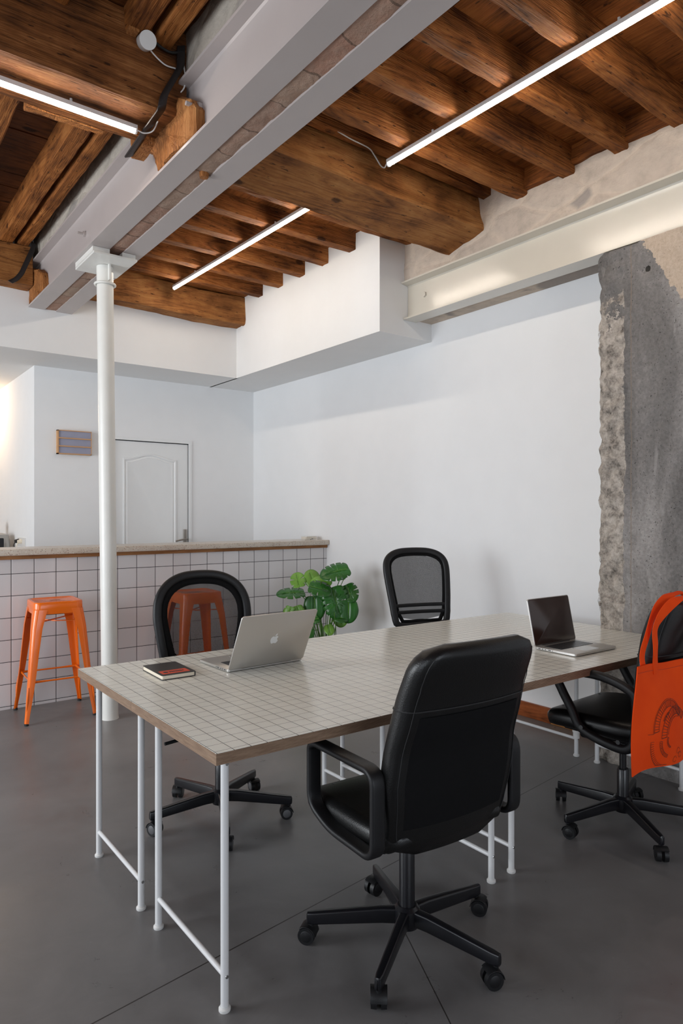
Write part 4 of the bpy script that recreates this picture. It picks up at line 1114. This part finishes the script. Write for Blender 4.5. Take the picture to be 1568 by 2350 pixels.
mb.open = True
bg = obj('bag_body', mb, TOTE, T, world=True, smooth=60)
obj('hem', MB().sweep([bagp(i/30, .935, 1)+V((0,-.0012,0)) for i in range(31)], rsec(.001, .0018, .0004), up=(0,0,1)), simple('orange_stitch', (.55,.05,.01,1), .8), bg, world=True)
def ribbon(pts, w, th=.0022): return MB().sweep(smooth_path(pts, 6), rsec(w, th, th*.4, 2), up=(0,-1,.15))
# front handle and rear handle, both looped over the top of the backrest
topL = V((2.600, 1.300, 1.052)); 
hf = [bagp(.30,.90,1)+V((0,-.003,0)), bagp(.30,1,1)+V((0,-.003,.01)), V((2.428,1.280,.86)), V((2.418,1.276,.925)), V((2.455,1.270,.975)), V((2.535,1.262,1.020)), V((2.62,1.262,1.030)), V((2.70,1.262,1.015)), V((2.735,1.272,.93)), V((2.715,1.280,.84)), bagp(.90,1,1)+V((0,-.003,.01)), bagp(.90,.90,1)+V((0,-.003,0))]
hr = [bagp(.13,.92,-.5)+V((0,.006,0)), V((2.380,1.305,.83)), V((2.408,1.300,.90)), V((2.455,1.300,.975)), V((2.53,1.300,1.020)), V((2.60,1.305,1.036)), V((2.68,1.305,1.030)), V((2.74,1.30,.96)), V((2.75,1.305,.86)), bagp(.92,.92,-.5)+V((0,.006,0))]
def strap(pts, w=.035):
    P_ = smooth_path(pts, 6); n = len(P_); rr = []
    for i, p in enumerate(P_):
        t = (P_[min(i+1, n-1)]-P_[max(i-1, 0)]).normalized(); nrm = V((0,-1,0)); top_ = max(0, 1-abs(t.z)*1.2); nrm = (nrm*(1-top_)+V((0,0,1))*top_).normalized()
        s = t.cross(nrm).normalized(); q = s.cross(t).normalized(); rr.append([p+s*a+q*b_ for a, b_ in rsec(w, .0024, .001, 2)])
    return MB().rings(rr)
obj('handle', strap(hf), TOTE, T, world=True, smooth=50)
obj('handle', strap(hr), TOTE, T, world=True, smooth=50)
# printed drawing: rings of little rooms, as thin ribbons lying on the cloth
mb = MB()
def BP(x, z):  # world x,z on bag front
    u = (x-2.315)/BW; v = (z-.40)/BH
    for _ in range(5):
        p = bagp(u, v, 1); u += (x-p.x)/BW; v += (z-p.z)/BH
        u = max(.02, min(.98, u)); v = max(.02, min(.98, v))
    p = bagp(u, v, 1); return V((p.x, p.y-.0016, p.z))
def ln(pts, w=.0011):
    P_ = [BP(x, z) for x, z in pts]
    if len(P_) > 1: mb.sweep(P_, [(-w/2, 0), (w/2, 0), (w/2, .0006), (-w/2, .0006)], up=(0,-1,0))
def arcp(c, r, a, b_, n=24, sx=1): return [(c[0]+sx*r*cos(R(a+(b_-a)*i/n)), c[1]+r*sin(R(a+(b_-a)*i/n))) for i in range(n+1)]
def ringseg(c, r0, r1, a, b_, k, w=.0011):
    ln(arcp(c, r0, a, b_), w); ln(arcp(c, r1, a, b_), w)
    for i in range(k+1):
        t = R(a+(b_-a)*i/k); ln([(c[0]+r0*cos(t), c[1]+r0*sin(t)), (c[0]+r1*cos(t), c[1]+r1*sin(t))], w*(1.0 if i % 4 else 1.6))
c1 = (2.497, .560); c2 = (2.537, .530)
ringseg(c1, .093, .070, 188, 20, 24); ringseg(c1, .098, .093, 188, 20, 3, .0009)
ringseg(c2, .094, .066, 186, 35, 20, .0012); ln(arcp(c2, .058, 180, 60)); 
ringseg(c1, .052, .047, 150, 100, 2)
c3 = (2.508, .510); ln(arcp(c3, .118, 178, 262), .0012); 
for i in range(15):
    t = R(178+84*i/18); ln([(c3[0]+.118*cos(t), c3[1]+.118*sin(t)), (c3[0]+.102*cos(t), c3[1]+.102*sin(t))], .0008)
ringseg(c3, .072, .060, 180, 250, 12, .0009); ringseg(c3, .034, .028, 160, 250, 8, .0009)
ln([(2.372, .545), (2.402, .543)])
for (x, z) in ((2.56, .455), (2.58, .435), (2.54, .425)): ln(arcp((x, z), .012, 0, 330, 10), .0008)
obj('printed_drawing', mb, INK, bg, world=True)

# ------------------------------------------------------------------ potted monstera
T = thing('potted_plant', 'leafy green monstera plant in the corner between tiled counter and white wall', 'plant', (3.22, 4.45, 0))
obj('pot', MB().lathe([(.001,0),(.12,0),(.155,.27),(.16,.28),(.145,.28),(.14,.25),(.001,.25)], (3.22,4.45,0), 32), POT, T, world=True, smooth=40)
obj('soil', MB().lathe([(.001,.252),(.138,.252),(.001,.262)], (3.22,4.45,0), 24), SOIL, T, world=True)
def leaf(pos, size, nrm, tip, mat, cuts=4, curl=.25, stem_from=None):
    pos = V(pos); n = V(nrm).normalized(); t = V(tip); t = (t-n*t.dot(n)).normalized(); s = t.cross(n)
    half = []
    M_ = 72
    for i in range(M_+1):
        a = pi*i/M_   # 0 = tip, pi = notch at petiole
        r = .50+.12*max(0, cos(a))**3+.08*math.exp(-((a-2.5)/.38)**2)
        if a > 2.8: r *= 1-.55*(a-2.8)/(pi-2.8)
        if cuts and .40 < a < 2.3:
            ph = (a-.40)/1.9*cuts; fr = ph-int(ph)
            if fr > .80: r *= .36+.12*(int(ph) % 2)
        half.append((r*sin(a), r*cos(a)+.42))
    mb = MB(); N = 3
    for sg in (1, -1):
        b0 = len(mb.v)
        for x, y in half:
            for j in range(N+1):
                f = j/N; X = x*f*sg; Y = y if True else y
                Yc = (y*f+(.95 if y > .9 else y)*(1-f)) if False else y*f+min(y, .9)*(1-f)*.9+.0*(1-f)
                droop = -curl*(X*X*.8+max(0, Yc-.3)**2*.7)+.06*abs(X)+.02*sin(9*Yc)*abs(X)
                mb.v.append(pos+s*(X*size)+t*(Yc*size)+n*(droop*size))
        for i in range(M_):
            for j in range(N): mb.f.append((b0+i*(N+1)+j, b0+i*(N+1)+j+1, b0+(i+1)*(N+1)+j+1, b0+(i+1)*(N+1)+j))
    mb.open = True
    o = obj('leaf', mb, mat, T, world=True, smooth=70)
    md = o.modifiers.new('thick', 'SOLIDIFY'); md.thickness = .0012
    a0 = V(stem_from) if stem_from else V((3.22+(pos.x-3.22)*.15, 4.45+(pos.y-4.45)*.15, .26)); b1 = pos+t*.0*size
    mid = (a0+b1)/2+V(((pos.x-3.22)*-.10, (pos.y-4.45)*-.10, .06))
    obj('petiole', MB().tube(smooth_path([a0, mid, b1-n*.01+V((0,0,-.02)), b1], 5), .0035, 6), STEM, o, world=True, smooth=60)
    # midrib
    obj('midrib', MB().tube([pos+t*(q*size*.9)+n*((-curl*max(0, q-.3)**2*.7)*size+.0012) for q in (0,.2,.4,.6,.8,.98)], .0018, 5), LEAFL, o, world=True, smooth=60)
CAMD = V((-.62, -.76, .1))
def L3(px, py, d):
    u = (px-784)/1553; v = -(py-1177.5)/1553; return V((d*(.606+u*.7955), d*(.7955-u*.606), 1.35+v*d))
leaves = [
 # petiole point (x, y, z), size, normal, tip direction, light?, cuts
 ((3.235,4.365,.735), .235, (-.55,-.80,.25), (.25,-.12,-1), 0, 5),
 ((3.345,4.320,.900), .215, (-.38,-.45,.82), (-.80,.40,-.25), 0, 4),
 ((3.040,4.510,.715), .200, (-.12,-.32,.94), (-1,.45,-.05), 0, 3),
 ((3.115,4.450,.670), .180, (-.60,-.78,.15), (.05,0,-1), 0, 0),
 ((3.045,4.560,.760), .130, (-.5,-.6,.5), (-.2,.1,1), 1, 2),
 ((3.150,4.500,.770), .135, (-.5,-.7,.4), (-.25,.1,.9), 1, 0),
 ((3.215,4.400,.760), .150, (-.4,-.6,.6), (-.45,.2,.5), 1, 3),
 ((3.075,4.440,.765), .170, (-.35,-.60,.75), (.6,-.4,-.3), 0, 3),
 ((3.330,4.280,.640), .165, (-.60,-.70,.25), (.0,.0,-1), 0, 0),
 ((2.935,4.520,.600), .100, (-.7,-.6,.2), (-.35,.1,-1), 1, 2),
 ((2.985,4.500,.605), .100, (-.5,-.8,.2), (.25,-.1,-1), 1, 0),
 ((3.240,4.330,.520), .100, (-.4,-.5,.8), (.5,-.4,-.2), 0, 0),
 ((3.120,4.400,.510), .090, (-.4,-.5,.8), (-.5,.3,-.2), 0, 0),
 ((3.200,4.380,.450), .085, (-.5,-.6,.6), (.2,-.2,-1), 1, 0),
 ((3.060,4.420,.430), .090, (-.5,-.6,.5), (-.2,.2,-1), 0, 0),
 ((3.360,4.340,.760), .150, (-.65,-.5,.5), (.2,-.4,-.9), 0, 3),
 ((3.350,4.420,.560), .140, (-.7,-.5,.2), (.2,.0,-1), 1, 0),
 ((3.380,4.430,1.000-.11), .090, (-.8,-.3,.3), (.0,-.3,-1), 0, 2),
]
for k, (p, sz, n, t, li, cu) in enumerate(leaves):
    leaf(p, sz, n, t, LEAFL if li else LEAF, cu, .3)
for k in range(12):
    a = k*.9; q = V((3.20+.09*cos(a), 4.43+.09*sin(a), .26))
    obj('petiole', MB().tube(smooth_path([q, q+V((.02*cos(a*2), .02*sin(a), .14)), q+V((.05*cos(a*3), .05*sin(a*2), .30))], 4), .003, 6), STEM, T, world=True, smooth=60)
